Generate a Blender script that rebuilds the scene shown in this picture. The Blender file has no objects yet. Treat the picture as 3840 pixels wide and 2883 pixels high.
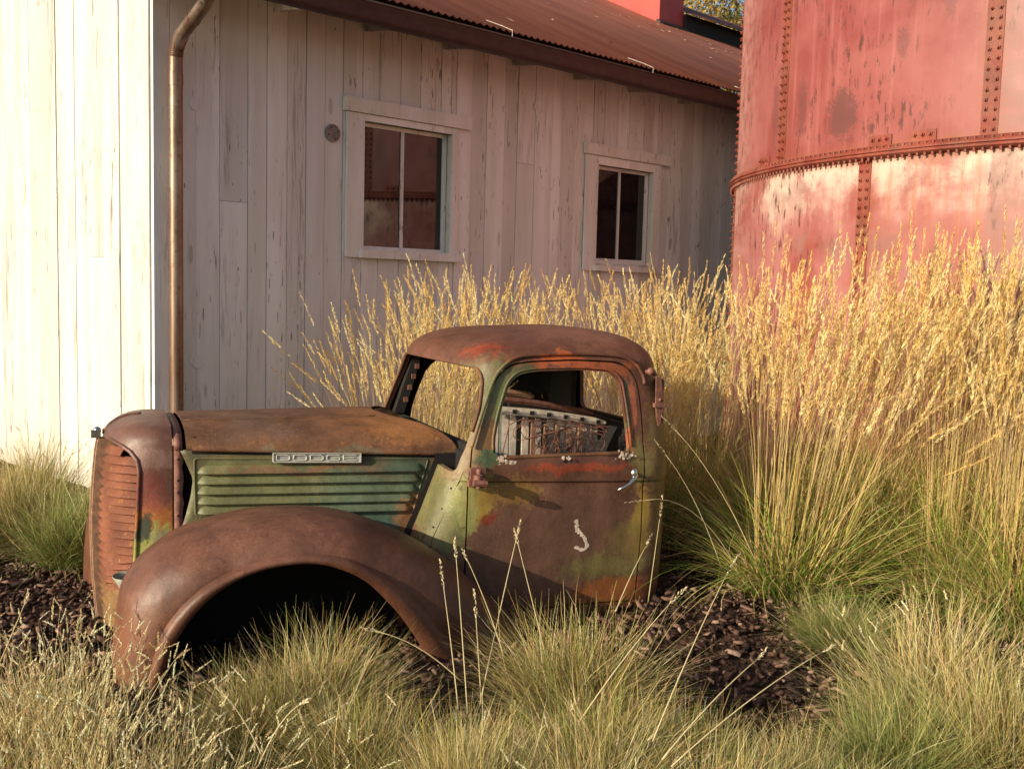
import bpy, bmesh, math, random
import numpy as np
from mathutils import Vector, Matrix

R = math.radians
random.seed(7)
rng = np.random.default_rng(11)
scene = bpy.context.scene
COL = scene.collection

# ------------------------------------------------------------------ camera
cam_d = bpy.data.cameras.new("camera")
cam = bpy.data.objects.new("camera", cam_d)
COL.objects.link(cam)
scene.camera = cam
cam_d.sensor_width = 36.0
cam_d.sensor_fit = 'HORIZONTAL'
cam_d.lens = 37.5
cam_d.clip_start = 0.05
cam_d.clip_end = 600
PITCH = math.atan(371 / 4000.0)
ROLL = 0.026
fw = Vector((0, math.cos(PITCH), -math.sin(PITCH)))
up0 = Vector((0, math.sin(PITCH), math.cos(PITCH)))
rt0 = Vector((1, 0, 0))
rt = math.cos(ROLL) * rt0 + math.sin(ROLL) * up0
up = math.cos(ROLL) * up0 - math.sin(ROLL) * rt0
M = Matrix((rt, up, -fw)).transposed().to_4x4()
M.translation = Vector((0, 0, 1.5))
cam.matrix_world = M

# ------------------------------------------------------------------ light
SUN_EL, SUN_AZ = R(19.5), R(53)          # azimuth measured left of straight behind the camera
sdir = Vector((-math.sin(SUN_AZ) * math.cos(SUN_EL), -math.cos(SUN_AZ) * math.cos(SUN_EL), math.sin(SUN_EL)))
world = bpy.data.worlds.new("World")
scene.world = world
world.use_nodes = True
wn = world.node_tree
bg = wn.nodes["Background"]
sky = wn.nodes.new("ShaderNodeTexSky")
sky.sky_type = 'NISHITA'
sky.sun_disc = False
sky.sun_elevation = SUN_EL
sky.sun_rotation = math.atan2(sdir.x, sdir.y)
sky.dust_density = 2.0
wn.links.new(sky.outputs[0], bg.inputs[0])
bg.inputs[1].default_value = 0.094
ld = bpy.data.lights.new("sun", 'SUN')
ld.energy = 3.8
ld.angle = R(0.5)
ld.color = (1.0, 0.875, 0.68)
sun = bpy.data.objects.new("sun", ld)
COL.objects.link(sun)
sun.rotation_euler = sdir.to_track_quat('Z', 'Y').to_euler()
scene.view_settings.view_transform = 'Standard'
scene.view_settings.look = 'None'
scene.view_settings.exposure = 0.52
scene.view_settings.gamma = 1.0
scene.cycles.max_bounces = 8
scene.cycles.diffuse_bounces = 2
scene.cycles.transparent_max_bounces = 8

# ------------------------------------------------------------------ node helpers
class NT:
    def __init__(s, name):
        s.m = bpy.data.materials.new(name)
        s.m.use_nodes = True
        s.t = s.m.node_tree
        s.t.nodes.clear()
        s.out = s.t.nodes.new("ShaderNodeOutputMaterial")
    def n(s, kind, **kw):
        nd = s.t.nodes.new(kind)
        for k, v in kw.items():
            setattr(nd, k, v)
        return nd
    def put(s, sock, v):
        if isinstance(v, bpy.types.NodeSocket):
            s.t.links.new(v, sock)
        elif v is not None:
            if isinstance(v, (tuple, list)) and len(v) == 3 and sock.type == 'RGBA':
                v = (*v, 1)
            sock.default_value = v
    def math(s, op, a, b=None, c=None, clamp=False):
        nd = s.n("ShaderNodeMath", operation=op, use_clamp=clamp)
        s.put(nd.inputs[0], a); s.put(nd.inputs[1], b)
        if c is not None: s.put(nd.inputs[2], c)
        return nd.outputs[0]
    def vmath(s, op, a, b=None, out=0):
        nd = s.n("ShaderNodeVectorMath", operation=op)
        s.put(nd.inputs[0], a)
        if b is not None: s.put(nd.inputs[1], b)
        return nd.outputs[out]
    def coord(s, which='Object'):
        return s.n("ShaderNodeTexCoord").outputs[which]
    def mapping(s, v, scale=(1, 1, 1), loc=(0, 0, 0)):
        nd = s.n("ShaderNodeMapping")
        s.put(nd.inputs['Vector'], v)
        nd.inputs['Scale'].default_value = scale
        nd.inputs['Location'].default_value = loc
        return nd.outputs[0]
    def noise(s, v, scale, detail=4, rough=.55, dist=0, out=0):
        nd = s.n("ShaderNodeTexNoise")
        s.put(nd.inputs['Vector'], v)
        nd.inputs['Scale'].default_value = scale
        nd.inputs['Detail'].default_value = detail
        nd.inputs['Roughness'].default_value = rough
        nd.inputs['Distortion'].default_value = dist
        return nd.outputs[out]
    def vor(s, v, scale, feature='F1', rand=1):
        nd = s.n("ShaderNodeTexVoronoi", feature=feature)
        s.put(nd.inputs['Vector'], v)
        nd.inputs['Scale'].default_value = scale
        nd.inputs['Randomness'].default_value = rand
        return nd
    def ramp(s, f, lo, hi, a=0., b=1.):
        nd = s.n("ShaderNodeMapRange", interpolation_type='SMOOTHSTEP')
        s.put(nd.inputs[0], f)
        nd.inputs[1].default_value = lo; nd.inputs[2].default_value = hi
        nd.inputs[3].default_value = a; nd.inputs[4].default_value = b
        return nd.outputs[0]
    def mix(s, f, a, b, mode='MIX'):
        nd = s.n("ShaderNodeMix", data_type='RGBA', blend_type=mode)
        s.put(nd.inputs[0], f); s.put(nd.inputs[6], a); s.put(nd.inputs[7], b)
        return nd.outputs[2]
    def bump(s, h, strength=.3, dist=.01, normal=None):
        nd = s.n("ShaderNodeBump")
        nd.inputs['Strength'].default_value = strength
        nd.inputs['Distance'].default_value = dist
        s.put(nd.inputs['Height'], h)
        if normal is not None: s.put(nd.inputs['Normal'], normal)
        return nd.outputs[0]
    def island(s):
        return s.n("ShaderNodeNewGeometry").outputs['Random Per Island']
    def sep(s, v):
        nd = s.n("ShaderNodeSeparateXYZ"); s.put(nd.inputs[0], v)
        return nd.outputs
    def comb(s, x, y, z):
        nd = s.n("ShaderNodeCombineXYZ")
        s.put(nd.inputs[0], x); s.put(nd.inputs[1], y); s.put(nd.inputs[2], z)
        return nd.outputs[0]
    def bsdf(s, color, rough=.6, metal=0., normal=None, spec=.5, ior=None, coat=None, sheen=None):
        b = s.n("ShaderNodeBsdfPrincipled")
        s.put(b.inputs['Base Color'], color)
        s.put(b.inputs['Roughness'], rough)
        s.put(b.inputs['Metallic'], metal)
        b.inputs['Specular IOR Level'].default_value = spec
        if ior: b.inputs['IOR'].default_value = ior
        if coat: b.inputs['Coat Weight'].default_value = coat
        if normal is not None: s.put(b.inputs['Normal'], normal)
        s.t.links.new(b.outputs[0], s.out.inputs[0])
        return b

MAT = {}
def simple(name, color, rough=.6, metal=0., var=.25, scale=30, bump=.2):
    t = NT(name)
    c = t.coord()
    n = t.noise(c, scale, 5, .6)
    dark = tuple(x * (1 - var) for x in color); lite = tuple(min(1, x * (1 + var)) for x in color)
    col = t.mix(t.ramp(n, .3, .7), dark, lite)
    t.bsdf(col, rough, metal, t.bump(n, bump, .003))
    MAT[name] = t.m
    return t.m

# ---- weathered whitewashed boards
def mat_boards(name, grey=.5, tint=(.76, .71, .64)):
    t = NT(name)
    c = t.coord()
    isl = t.island()
    off = t.math('MULTIPLY', isl, 37.0)
    sx, sy, sz = t.sep(c)
    xx = t.math('ADD', t.math('ADD', sx, sy), off)
    v = t.comb(xx, off, sz)
    grain = t.noise(t.mapping(v, (90, 1, 2.2)), 1, 6, .65, .3)
    fine = t.noise(t.mapping(v, (260, 1, 7)), 1, 3, .6)
    lowp = t.noise(t.mapping(v, (7, 1, .8)), 1, 3, .5)
    base = t.mix(t.ramp(lowp, .3, .7), tuple(x * .86 for x in tint), tuple(min(.86, x * 1.12) for x in tint))
    br = t.math('MULTIPLY_ADD', isl, .22, .87)
    hsv = t.n("ShaderNodeHueSaturation"); t.put(hsv.inputs['Value'], br); t.put(hsv.inputs['Color'], base)
    base = hsv.outputs[0]
    # worn streaks where paint has gone
    peel = t.math('MULTIPLY', t.ramp(t.noise(t.mapping(v, (38, 1, 2.4)), 1, 6, .7, .6), .50, .64),
                  t.ramp(t.noise(t.mapping(v, (5, 1, .55), (3, 0, 4)), 1, 2, .5), .47, .66))
    speck = t.math('MULTIPLY', t.ramp(t.noise(t.mapping(v, (60, 1, 7), (9, 0, 1)), 1, 2, .5), .65, .69),
                   t.ramp(t.noise(t.mapping(v, (4, 1, .9), (1, 0, 8)), 1, 2, .5), .45, .6))
    col = t.mix(t.math('MULTIPLY', peel, grey), base, (.22, .19, .165))
    col = t.mix(t.math('MULTIPLY', speck, .75), col, (.10, .075, .06))
    col = t.mix(t.ramp(fine, .55, .8, 0, .25), col, (.36, .32, .28))
    # knots
    kn = t.vor(t.mapping(v, (4.2, 1, 1.15)), 1)
    kd = kn.outputs['Distance']
    kmask = t.math('MULTIPLY', t.ramp(kd, .055, .085, 1, 0), .45)
    col = t.mix(kmask, col, (.33, .25, .19))
    # nail heads
    nl = t.vor(t.mapping(v, (9, 1, 2.3), (5, 3, 2)), 1)
    nd_ = t.ramp(nl.outputs['Distance'], .030, .045, 1, 0)
    col = t.mix(t.math('MULTIPLY', nd_, .8), col, (.05, .035, .03))
    # saw kerfs: shallow arcs
    kerf = t.n("ShaderNodeTexWave", wave_type='RINGS', rings_direction='SPHERICAL')
    t.put(kerf.inputs['Vector'], t.mapping(v, (1, 1, 1), (1.1, 0, .6)))
    kerf.inputs['Scale'].default_value = 22; kerf.inputs['Distortion'].default_value = 2.5; kerf.inputs['Detail'].default_value = 2
    kamt = t.ramp(t.noise(t.mapping(v, (2, 1, .6), (4, 1, 1)), 1, 1), .5, .62, 0, 1)
    kk = t.math('MULTIPLY', kerf.outputs['Fac'], kamt)
    col = t.mix(t.math('MULTIPLY', t.ramp(kk, .6, 1.0), .12), col, (.34, .29, .25))
    h = t.math('ADD', t.math('MULTIPLY', grain, .6), t.math('MULTIPLY', kk, .35))
    h = t.math('SUBTRACT', h, t.math('MULTIPLY', peel, .5))
    h = t.math('SUBTRACT', h, t.math('MULTIPLY', nd_, 1.0))
    h = t.math('ADD', h, t.math('MULTIPLY', t.ramp(kd, .07, .1, 1, 0), .25))
    t.bsdf(col, .8, 0, t.bump(h, .55, .004), spec=.25)
    MAT[name] = t.m
    return t.m

# ---- patina: rusty brown sheet with patches of old paint at given places
def mat_patina(name, base, base2, blobs=(), rough=(.5, .75), spots=.3, warp=.10, spec=.4, coord='Object', bumpk=.25, speckcol=(.42, .2, .06), scratch=0.0, k=.52, kb=.74):
    t = NT(name)
    c = t.coord(coord)
    wv = t.noise(c, 3.2, 4, .6, 0, out=1)
    wv2 = t.noise(c, 14, 4, .7, 0, out=1)
    w = t.vmath('SCALE', t.vmath('SUBTRACT', wv, (.5, .5, .5))); w.node.inputs['Scale'].default_value = warp * 2.2
    w2 = t.vmath('SCALE', t.vmath('SUBTRACT', wv2, (.5, .5, .5))); w2.node.inputs['Scale'].default_value = warp * .9
    cw = t.vmath('ADD', t.vmath('ADD', c, w), w2)
    base = tuple(x * k for x in base); base2 = tuple(x * k for x in base2)
    n1 = t.noise(c, 6, 8, .65)
    n2 = t.noise(c, 38, 8, .78)
    col = t.mix(t.ramp(n1, .35, .65), base, base2)
    for b in blobs:
        (cx, cy, cz), (rx, ry, rz), bc = b[:3]
        soft = b[3] if len(b) > 3 else .45
        amt = b[4] if len(b) > 4 else 1.0
        dv = t.vmath('SUBTRACT', cw, (cx, cy, cz))
        dv = t.vmath('DIVIDE', dv, (rx, ry, rz))
        d = t.vmath('LENGTH', dv, out=1)
        bc = tuple(x * kb for x in bc)
        jit = t.math('MULTIPLY', t.math('SUBTRACT', n2, .5), 2.4)
        m = t.ramp(t.math('ADD', d, jit), 1 + soft * .28, 1 - soft * .55, 0, amt)
        col = t.mix(m, col, bc)
    # rust mottling over everything
    sp = t.ramp(t.noise(c, 28, 6, .75), .56, .72, 0, spots)
    col = t.mix(sp, col, tuple(x * k for x in speckcol))
    dk = t.ramp(t.noise(c, 90, 4, .7), .55, .75, 0, .35)
    col = t.mix(dk, col, tuple(x * .45 for x in base))
    sz = t.noise(t.mapping(c, (60, 60, 3)), 1, 3, .6)
    col = t.mix(t.ramp(sz, .55, .8, 0, .22), col, tuple(x * .6 for x in base))
    grime = t.ramp(t.noise(t.mapping(c, (7, 7, 3.5), (4, 2, 1)), 1, 8, .72), .25, .75, .62, 1.28)
    fine = t.ramp(t.noise(c, 130, 4, .75), .25, .75, .78, 1.2)
    hs = t.n("ShaderNodeHueSaturation"); t.put(hs.inputs['Color'], col); t.put(hs.inputs['Value'], t.math('MULTIPLY', grime, fine)); hs.inputs['Saturation'].default_value = 1.08
    col = hs.outputs[0]
    r = t.math('MULTIPLY_ADD', n2, rough[1] - rough[0], rough[0])
    h = t.math('ADD', t.math('MULTIPLY', n2, .5), t.math('MULTIPLY', t.noise(c, 160, 3, .7), .5))
    dent = t.math('ADD', t.noise(c, 4.5, 2, .4), t.math('MULTIPLY', t.ramp(t.noise(c, 9, 2, .5), .60, .75), .07))
    nb = t.bump(t.math('ADD', dent, t.math('MULTIPLY', t.noise(c, 17, 3, .5), .12)), .5, .03)
    t.bsdf(col, r, 0, t.bump(h, bumpk * 2.2, .003, nb), spec=spec)
    MAT[name] = t.m
    return t.m

def mat_blade(name, trans=.35, rough=.5):
    t = NT(name)
    a = t.n("ShaderNodeAttribute"); a.attribute_name = 'col'
    b = t.n("ShaderNodeBsdfPrincipled")
    t.put(b.inputs['Base Color'], a.outputs[0]); b.inputs['Roughness'].default_value = rough
    b.inputs['Specular IOR Level'].default_value = .35
    tr = t.n("ShaderNodeBsdfTranslucent"); t.put(tr.inputs[0], a.outputs[0])
    mx = t.n("ShaderNodeMixShader"); mx.inputs[0].default_value = trans
    t.t.links.new(b.outputs[0], mx.inputs[1]); t.t.links.new(tr.outputs[0], mx.inputs[2])
    t.t.links.new(mx.outputs[0], t.out.inputs[0])
    MAT[name] = t.m
    return t.m

# ------------------------------------------------------------------ object helpers
def empty(name, loc=(0, 0, 0), rz=0, label=None, cat=None, group=None, kind=None):
    o = bpy.data.objects.new(name, None)
    COL.objects.link(o)
    o.location = loc
    o.rotation_euler = (0, 0, rz)
    tag(o, label, cat, group, kind)
    return o
def tag(o, label=None, cat=None, group=None, kind=None):
    if label: o['label'] = label
    if cat: o['category'] = cat
    if group: o['group'] = group
    if kind: o['kind'] = kind
    return o
def mesh_obj(name, V, F, mat, parent=None, smooth=False, cols=None, angle=None, uv=None):
    me = bpy.data.meshes.new(name)
    V = np.asarray(V, dtype=np.float32)
    if isinstance(F, np.ndarray) and F.ndim == 2:
        nf, k = F.shape
        me.vertices.add(len(V)); me.vertices.foreach_set('co', V.ravel())
        me.loops.add(nf * k); me.loops.foreach_set('vertex_index', F.astype(np.int32).ravel())
        me.polygons.add(nf)
        me.polygons.foreach_set('loop_start', np.arange(0, nf * k, k, dtype=np.int32))
        me.polygons.foreach_set('loop_total', np.full(nf, k, dtype=np.int32))
        me.update(calc_edges=True)
    else:
        me.from_pydata([tuple(map(float, v)) for v in V], [], [tuple(int(i) for i in f) for f in F])
        me.update()
    if cols is not None:
        at = me.color_attributes.new('col', 'FLOAT_COLOR', 'POINT')
        c4 = np.ones((len(V), 4), dtype=np.float32); c4[:, :3] = cols
        at.data.foreach_set('color', c4.ravel())
    if uv is not None:
        l = me.uv_layers.new(name='uv')
        vi = np.zeros(len(me.loops), dtype=np.int32); me.loops.foreach_get('vertex_index', vi)
        l.data.foreach_set('uv', np.asarray(uv, dtype=np.float32)[vi].ravel())
    o = bpy.data.objects.new(name, me)
    COL.objects.link(o)
    if mat is not None: me.materials.append(mat)
    if smooth: me.polygons.foreach_set('use_smooth', [True] * len(me.polygons))
    if angle is not None: sharpen(me, angle)
    if parent is not None: o.parent = parent
    return o
def sharpen(me, angle=32):
    bm = bmesh.new(); bm.from_mesh(me)
    for f in bm.faces: f.smooth = True
    a = R(angle)
    for e in bm.edges:
        if len(e.link_faces) == 2:
            try: e.smooth = e.calc_face_angle() < a
            except ValueError: pass
        else: e.smooth = True
    bm.to_mesh(me); bm.free(); me.update()

class MB:
    def __init__(s): s.V = []; s.F = []
    def add(s, V, F):
        o = len(s.V); s.V += [tuple(map(float, v)) for v in V]; s.F += [tuple(i + o for i in f) for f in F]
    def box(s, a, b, M=None):
        x0, y0, z0 = a; x1, y1, z1 = b
        V = [(x0, y0, z0), (x1, y0, z0), (x1, y1, z0), (x0, y1, z0), (x0, y0, z1), (x1, y0, z1), (x1, y1, z1), (x0, y1, z1)]
        if M is not None: V = [tuple(M @ Vector(v)) for v in V]
        s.add(V, [(0, 3, 2, 1), (4, 5, 6, 7), (0, 1, 5, 4), (1, 2, 6, 5), (2, 3, 7, 6), (3, 0, 4, 7)])
    def prism(s, poly, axis, a, b):
        # poly list of 2-d points in the plane normal to axis, extruded a..b
        n = len(poly)
        def mk(p, t):
            return {'x': (t, p[0], p[1]), 'y': (p[0], t, p[1]), 'z': (p[0], p[1], t)}[axis]
        V = [mk(p, a) for p in poly] + [mk(p, b) for p in poly]
        s.add(V, [tuple(range(n)), tuple(range(2 * n - 1, n - 1, -1))] + [(i, i + n, (i + 1) % n + n, (i + 1) % n) for i in range(n)])
    def tube(s, pts, r, n=8, closed=False, cap=True):
        pts = [Vector(p) for p in pts]; m = len(pts)
        rr = r if isinstance(r, (list, tuple)) else [r] * m
        V = []; prev = None
        for i, p in enumerate(pts):
            a = pts[(i - 1) % m] if (closed or i > 0) else p
            b = pts[(i + 1) % m] if (closed or i < m - 1) else p
            t = (b - a).normalized()
            if prev is None:
                q = Vector((0, 0, 1)) if abs(t.z) < .9 else Vector((1, 0, 0))
                x = t.cross(q).normalized()
            else:
                x = (prev - t * prev.dot(t)).normalized()
            prev = x; y = t.cross(x)
            for k in range(n):
                an = 2 * math.pi * k / n
                V.append(p + (x * math.cos(an) + y * math.sin(an)) * rr[i])
        F = []
        for i in range(m if closed else m - 1):
            j = (i + 1) % m
            for k in range(n):
                F.append((i * n + k, i * n + (k + 1) % n, j * n + (k + 1) % n, j * n + k))
        if cap and not closed:
            F.append(tuple(range(n - 1, -1, -1))); F.append(tuple((m - 1) * n + k for k in range(n)))
        s.add(V, F)
    def ball(s, c, r, n=8, m=5, sc=(1, 1, 1)):
        V = []; F = []
        for i in range(m + 1):
            th = math.pi * i / m
            for k in range(n):
                a = 2 * math.pi * k / n
                V.append((c[0] + r * sc[0] * math.sin(th) * math.cos(a), c[1] + r * sc[1] * math.sin(th) * math.sin(a), c[2] + r * sc[2] * math.cos(th)))
        for i in range(m):
            for k in range(n):
                F.append((i * n + k, (i + 1) * n + k, (i + 1) * n + (k + 1) % n, i * n + (k + 1) % n))
        s.add(V, F)
    def grid(s, P, closed_u=False):
        nu, nv = len(P), len(P[0])
        V = [p for row in P for p in row]; F = []
        for i in range(nu if closed_u else nu - 1):
            i2 = (i + 1) % nu
            for j in range(nv - 1):
                F.append((i * nv + j, i2 * nv + j, i2 * nv + j + 1, i * nv + j + 1))
        s.add(V, F)
    def build(s, name, mat, parent=None, smooth=False, angle=None):
        return mesh_obj(name, s.V, s.F, mat, parent, smooth, angle=angle)

def fix_normals(o):
    bm = bmesh.new(); bm.from_mesh(o.data)
    bmesh.ops.remove_doubles(bm, verts=bm.verts, dist=1e-5)
    bmesh.ops.recalc_face_normals(bm, faces=bm.faces)
    bm.to_mesh(o.data); bm.free()
def boolean(o, cutter, op='DIFFERENCE'):
    md = o.modifiers.new('b', 'BOOLEAN'); md.operation = op; md.object = cutter; md.solver = 'EXACT'
    bake(o)
def bake(o):
    bpy.context.view_layer.update()
    dg = bpy.context.evaluated_depsgraph_get()
    me = bpy.data.meshes.new_from_object(o.evaluated_get(dg), depsgraph=dg)
    mats = list(o.data.materials)
    o.modifiers.clear(); old = o.data; o.data = me
    if not me.materials:
        for m in mats: me.materials.append(m)
    bpy.data.meshes.remove(old)
def solidify(o, th, offset=-1, inner=0):
    md = o.modifiers.new('s', 'SOLIDIFY'); md.thickness = th; md.offset = offset
    md.use_even_offset = False
    md.material_offset = inner
    bake(o)
def cutter(poly, axis, a, b):
    m = MB(); m.prism(poly, axis, a, b); o = m.build('cutter', None); fix_normals(o); o.parent = truck; return o
def kill(o):
    me = o.data; bpy.data.objects.remove(o); bpy.data.meshes.remove(me)
def dup_mesh(o, name):
    n = bpy.data.objects.new(name, o.data.copy()); COL.objects.link(n); n.parent = o.parent; return n
def smooth_poly(pts, k=6, closed=True):
    # Catmull-Rom through 2-d or 3-d points
    P = [np.array(p, float) for p in pts]; n = len(P); out = []
    rngi = range(n if closed else n - 1)
    for i in rngi:
        p0 = P[(i - 1) % n] if closed or i > 0 else P[i]
        p1 = P[i]; p2 = P[(i + 1) % n]
        p3 = P[(i + 2) % n] if closed or i + 2 < n else p2
        for j in range(k):
            t = j / k
            out.append(.5 * ((2 * p1) + (-p0 + p2) * t + (2 * p0 - 5 * p1 + 4 * p2 - p3) * t * t + (-p0 + 3 * p1 - 3 * p2 + p3) * t ** 3))
    if not closed: out.append(P[-1])
    return [tuple(q) for q in out]
def round_poly(pts, r=.05, k=6):
    # round each corner of a polygon; r scalar or list
    n = len(pts); out = []
    for i in range(n):
        p = np.array(pts[i], float); a = np.array(pts[i - 1], float); b = np.array(pts[(i + 1) % n], float)
        ri = r[i] if isinstance(r, (list, tuple)) else r
        da = a - p; db = b - p; la = np.linalg.norm(da); lb = np.linalg.norm(db)
        ri = min(ri, la * .45, lb * .45)
        if ri < 1e-4: out.append(tuple(p)); continue
        s = p + da / la * ri; e = p + db / lb * ri
        for j in range(k + 1):
            t = j / k
            out.append(tuple((1 - t) ** 2 * s + 2 * t * (1 - t) * p + t * t * e))
    return out
def resample(pts, n):
    P = np.array(pts, float); d = np.r_[0, np.cumsum(np.linalg.norm(np.diff(P, axis=0), axis=1))]
    s = np.linspace(0, d[-1], n)
    return np.stack([np.interp(s, d, P[:, k]) for k in range(P.shape[1])], 1)
# ------------------------------------------------------------------ materials for the setting
mat_boards('boards', .5, (.86, .85, .79))  # tint raised to brighten the wall that lies in shade
mat_boards('worn_dimmed_boards', 1.0, (.67, .635, .57))  # grey wear, plus a tint darkened to hold down direct sun on the gable
mat_boards('trim_wood', .3, (.86, .84, .77))
simple('dark_backing', (.02, .018, .016), .9)
simple('rafter_wood', (.50, .46, .40), .8)
simple('plate_metal', (.20, .20, .19), .55, .3)
simple('strap_metal', (.75, .68, .55), .4, .3)
t = NT('glass_pane'); t.bsdf((.008, .009, .010), .03, 0, t.bump(t.noise(t.coord(), 2.2, 1), .03, .02), spec=.6, ior=1.62); MAT['glass_pane'] = t.m

def mat_roof():
    t = NT('roof_metal'); c = t.coord()
    n = t.noise(t.mapping(c, (3, .5, .5)), 1, 5, .6)
    st = t.noise(t.mapping(c, (22, .6, .6)), 1, 4, .6)
    col = t.mix(t.ramp(n, .3, .7), (.17, .06, .036), (.245, .095, .055))
    col = t.mix(t.ramp(st, .45, .75, 0, .5), col, (.15, .055, .04))
    _, y, _ = t.sep(c)
    ln = t.math('FRACT', t.math('MULTIPLY', t.math('ADD', y, .1), 1.35))
    band = t.math('MULTIPLY', t.ramp(ln, .0, .018, 1, 0), .7)
    wx = t.math('FRACT', t.math('MULTIPLY', t.sep(c)[0], 1 / .136))
    band = t.math('MULTIPLY', band, t.ramp(wx, .5, .55))
    col = t.mix(band, col, (.06, .03, .025))
    t.bsdf(col, .55, 0, t.bump(st, .2, .002), spec=.4)
    MAT['roof_metal'] = t.m
mat_roof()
simple('gutter_paint', (.050, .024, .019), .6, 0, .2, 12, .1)
simple('red_paint', (.58, .07, .055), .6, 0, .12, 3, .1)

def mat_copper():
    t = NT('downspout_metal'); c = t.coord()
    n = t.noise(t.mapping(c, (8, 8, 1.6)), 1, 4, .6, .4)
    col = t.mix(t.ramp(n, .35, .7), (.22, .13, .09), (.36, .28, .22))
    col = t.mix(t.ramp(t.noise(c, 30, 4), .55, .7, 0, .6), col, (.16, .07, .05))
    t.bsdf(col, .36, .65, t.bump(n, .15, .002)); MAT['downspout_metal'] = t.m
mat_copper()

# ------------------------------------------------------------------ ground
def gheight(x, y):
    return .035 * np.sin(x * 1.3 + .5) * np.cos(y * 1.1) + .02 * np.sin(x * 3.1 + y * 2.3)
def ground():
    n = 260
    s = np.linspace(-1, 1, n)
    g = np.sign(s) * np.abs(s) ** 3.2
    X = g * 160; Y = g * 160 + 4.5
    XX, YY = np.meshgrid(X, Y, indexing='ij')
    near = np.exp(-((XX / 9) ** 2 + ((YY - 4.5) / 8) ** 2))
    ZZ = gheight(XX, YY) * near + near * rng.normal(0, .006, XX.shape) - .012
    V = np.stack([XX, YY, ZZ], -1).reshape(-1, 3)
    i = np.arange(n - 1)[:, None] * n + np.arange(n - 1)[None, :]
    F = np.stack([i, i + n, i + n + 1, i + 1], -1).reshape(-1, 4)
    t = NT('soil'); c = t.coord()
    a = t.vor(c, 42); b = t.noise(c, 18, 7, .7)
    col = t.mix(t.ramp(b, .3, .7), (.030, .018, .013), (.105, .058, .038))
    col = t.mix(t.ramp(t.vor(c, 70).outputs['Distance'], 0, .5, .6, 0), col, (.12, .07, .05))
    dist = t.vmath('LENGTH', t.vmath('SUBTRACT', c, (0, 5, 0)), out=1)
    col = t.mix(t.ramp(dist, 12, 30), col, (.16, .13, .06))
    t.bsdf(col, .95, 0, t.bump(t.math('ADD', a.outputs['Distance'], b), .9, .03), spec=.15)
    o = mesh_obj('ground', V, F, t.m, None, True)
    tag(o, kind='structure', label='dark bark-covered earth around the truck and the barn')
ground()

# bark chips: one scatter nobody could count
def bark():
    N = 30000
    y = 2.2 + rng.random(N) ** .8 * 6.2
    x = (rng.random(N) * 2 - 1) * (.62 * y + .5)
    k = rng.random(N)
    # keep it in front of the barn walls
    keep = (y - x < 8.9) & (y + x < 9.2 + 40 * (x > -2.3))
    keep &= ~((x < -2.28) & (y - 6.75 > -(x + 2.28) - .1))
    x, y = x[keep], y[keep]; N = len(x)
    z = gheight(x, y) + rng.random(N) * .022
    L = .012 + .075 * rng.random(N) ** 2.2; W = np.minimum(.024, L * rng.uniform(.18, .7, N)); H = rng.uniform(.006, .018, N)
    a = rng.random(N) * 6.283; p = rng.normal(0, .4, N); q = rng.normal(0, .4, N)
    ax = np.stack([np.cos(a) * np.cos(p), np.sin(a) * np.cos(p), np.sin(p)], 1)
    ay = np.stack([-np.sin(a), np.cos(a), np.tan(q)], 1); ay /= np.linalg.norm(ay, axis=1)[:, None]
    az = np.cross(ax, ay)
    C = np.stack([x, y, z], 1)
    V = np.zeros((N, 8, 3)); k = 0
    for sx, sy, sz in [(-1, -1, -1), (1, -1, -1), (1, 1, -1), (-1, 1, -1), (-1, -1, 1), (1, -1, 1), (1, 1, 1), (-1, 1, 1)]:
        jit = rng.uniform(.55, 1.1, (N, 1))
        V[:, k] = C + jit * (ax * (L * sx)[:, None] * .5 + ay * (W * sy)[:, None] * .5 + az * (H * sz)[:, None] * .5); k += 1
    f = np.array([(0, 3, 2, 1), (4, 5, 6, 7), (0, 1, 5, 4), (1, 2, 6, 5), (2, 3, 7, 6), (3, 0, 4, 7)])
    F = (np.arange(N)[:, None, None] * 8 + f[None]).reshape(-1, 4)
    base = np.array([(.045, .026, .02), (.11, .06, .042), (.20, .115, .08), (.32, .21, .15)])
    ci = rng.choice(4, N, p=[.35, .35, .22, .08])
    cols = np.repeat(base[ci] * rng.uniform(.7, 1.3, (N, 1)), 8, axis=0)
    t = NT('bark_chips'); at = t.n("ShaderNodeAttribute"); at.attribute_name = 'col'
    t.bsdf(at.outputs[0], .9, 0, None, spec=.2)
    o = mesh_obj('bark_mulch', V.reshape(-1, 3), F, t.m, None, False, cols)
    tag(o, 'loose brown bark chips strewn over the bed around the truck', 'mulch', kind='stuff')
bark()

# ------------------------------------------------------------------ barn
TAN = math.tan(R(25.5))
barn = empty('barn', (-2.28, 6.75, 0), R(45), 'whitewashed plank barn with two windows and a rusty corrugated roof', 'barn')
holes = [(1.615, 2.465, 1.735, 2.66), (4.22, 5.03, 1.74, 2.60)]
STRONG = (.461, .815, 1.127, 1.437, 1.964, 2.517, 2.851, 3.206, 3.413, 4.161, 4.5, .903, 2.121)
def board(mb, a, b, z0, z1, face='R', out=0.):
    g = random.choice([.0010, .0016, .003])
    a += .0045 if any(abs(a - q) < 1e-6 for q in STRONG) else g; b -= .002 if any(abs(b - q) < 1e-6 for q in STRONG) else g
    if b - a < .004: return
    if face == 'R': mb.box((a, -out, z0), (b, .022, z1))
    else: mb.box((-out, a, z0), (.022, b, z1))
seams = [0.0, .115, .291, .461, .671, .815, .975, 1.127, 1.285, 1.437, 1.556, 1.768, 1.964, 2.158, 2.362, 2.517, 2.68, 2.851, 3.055, 3.206, 3.413, 3.625, 3.741, 3.926, 4.161, 4.31, 4.5, 4.666, 4.88, 5.108, 5.3, 5.5]
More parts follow.
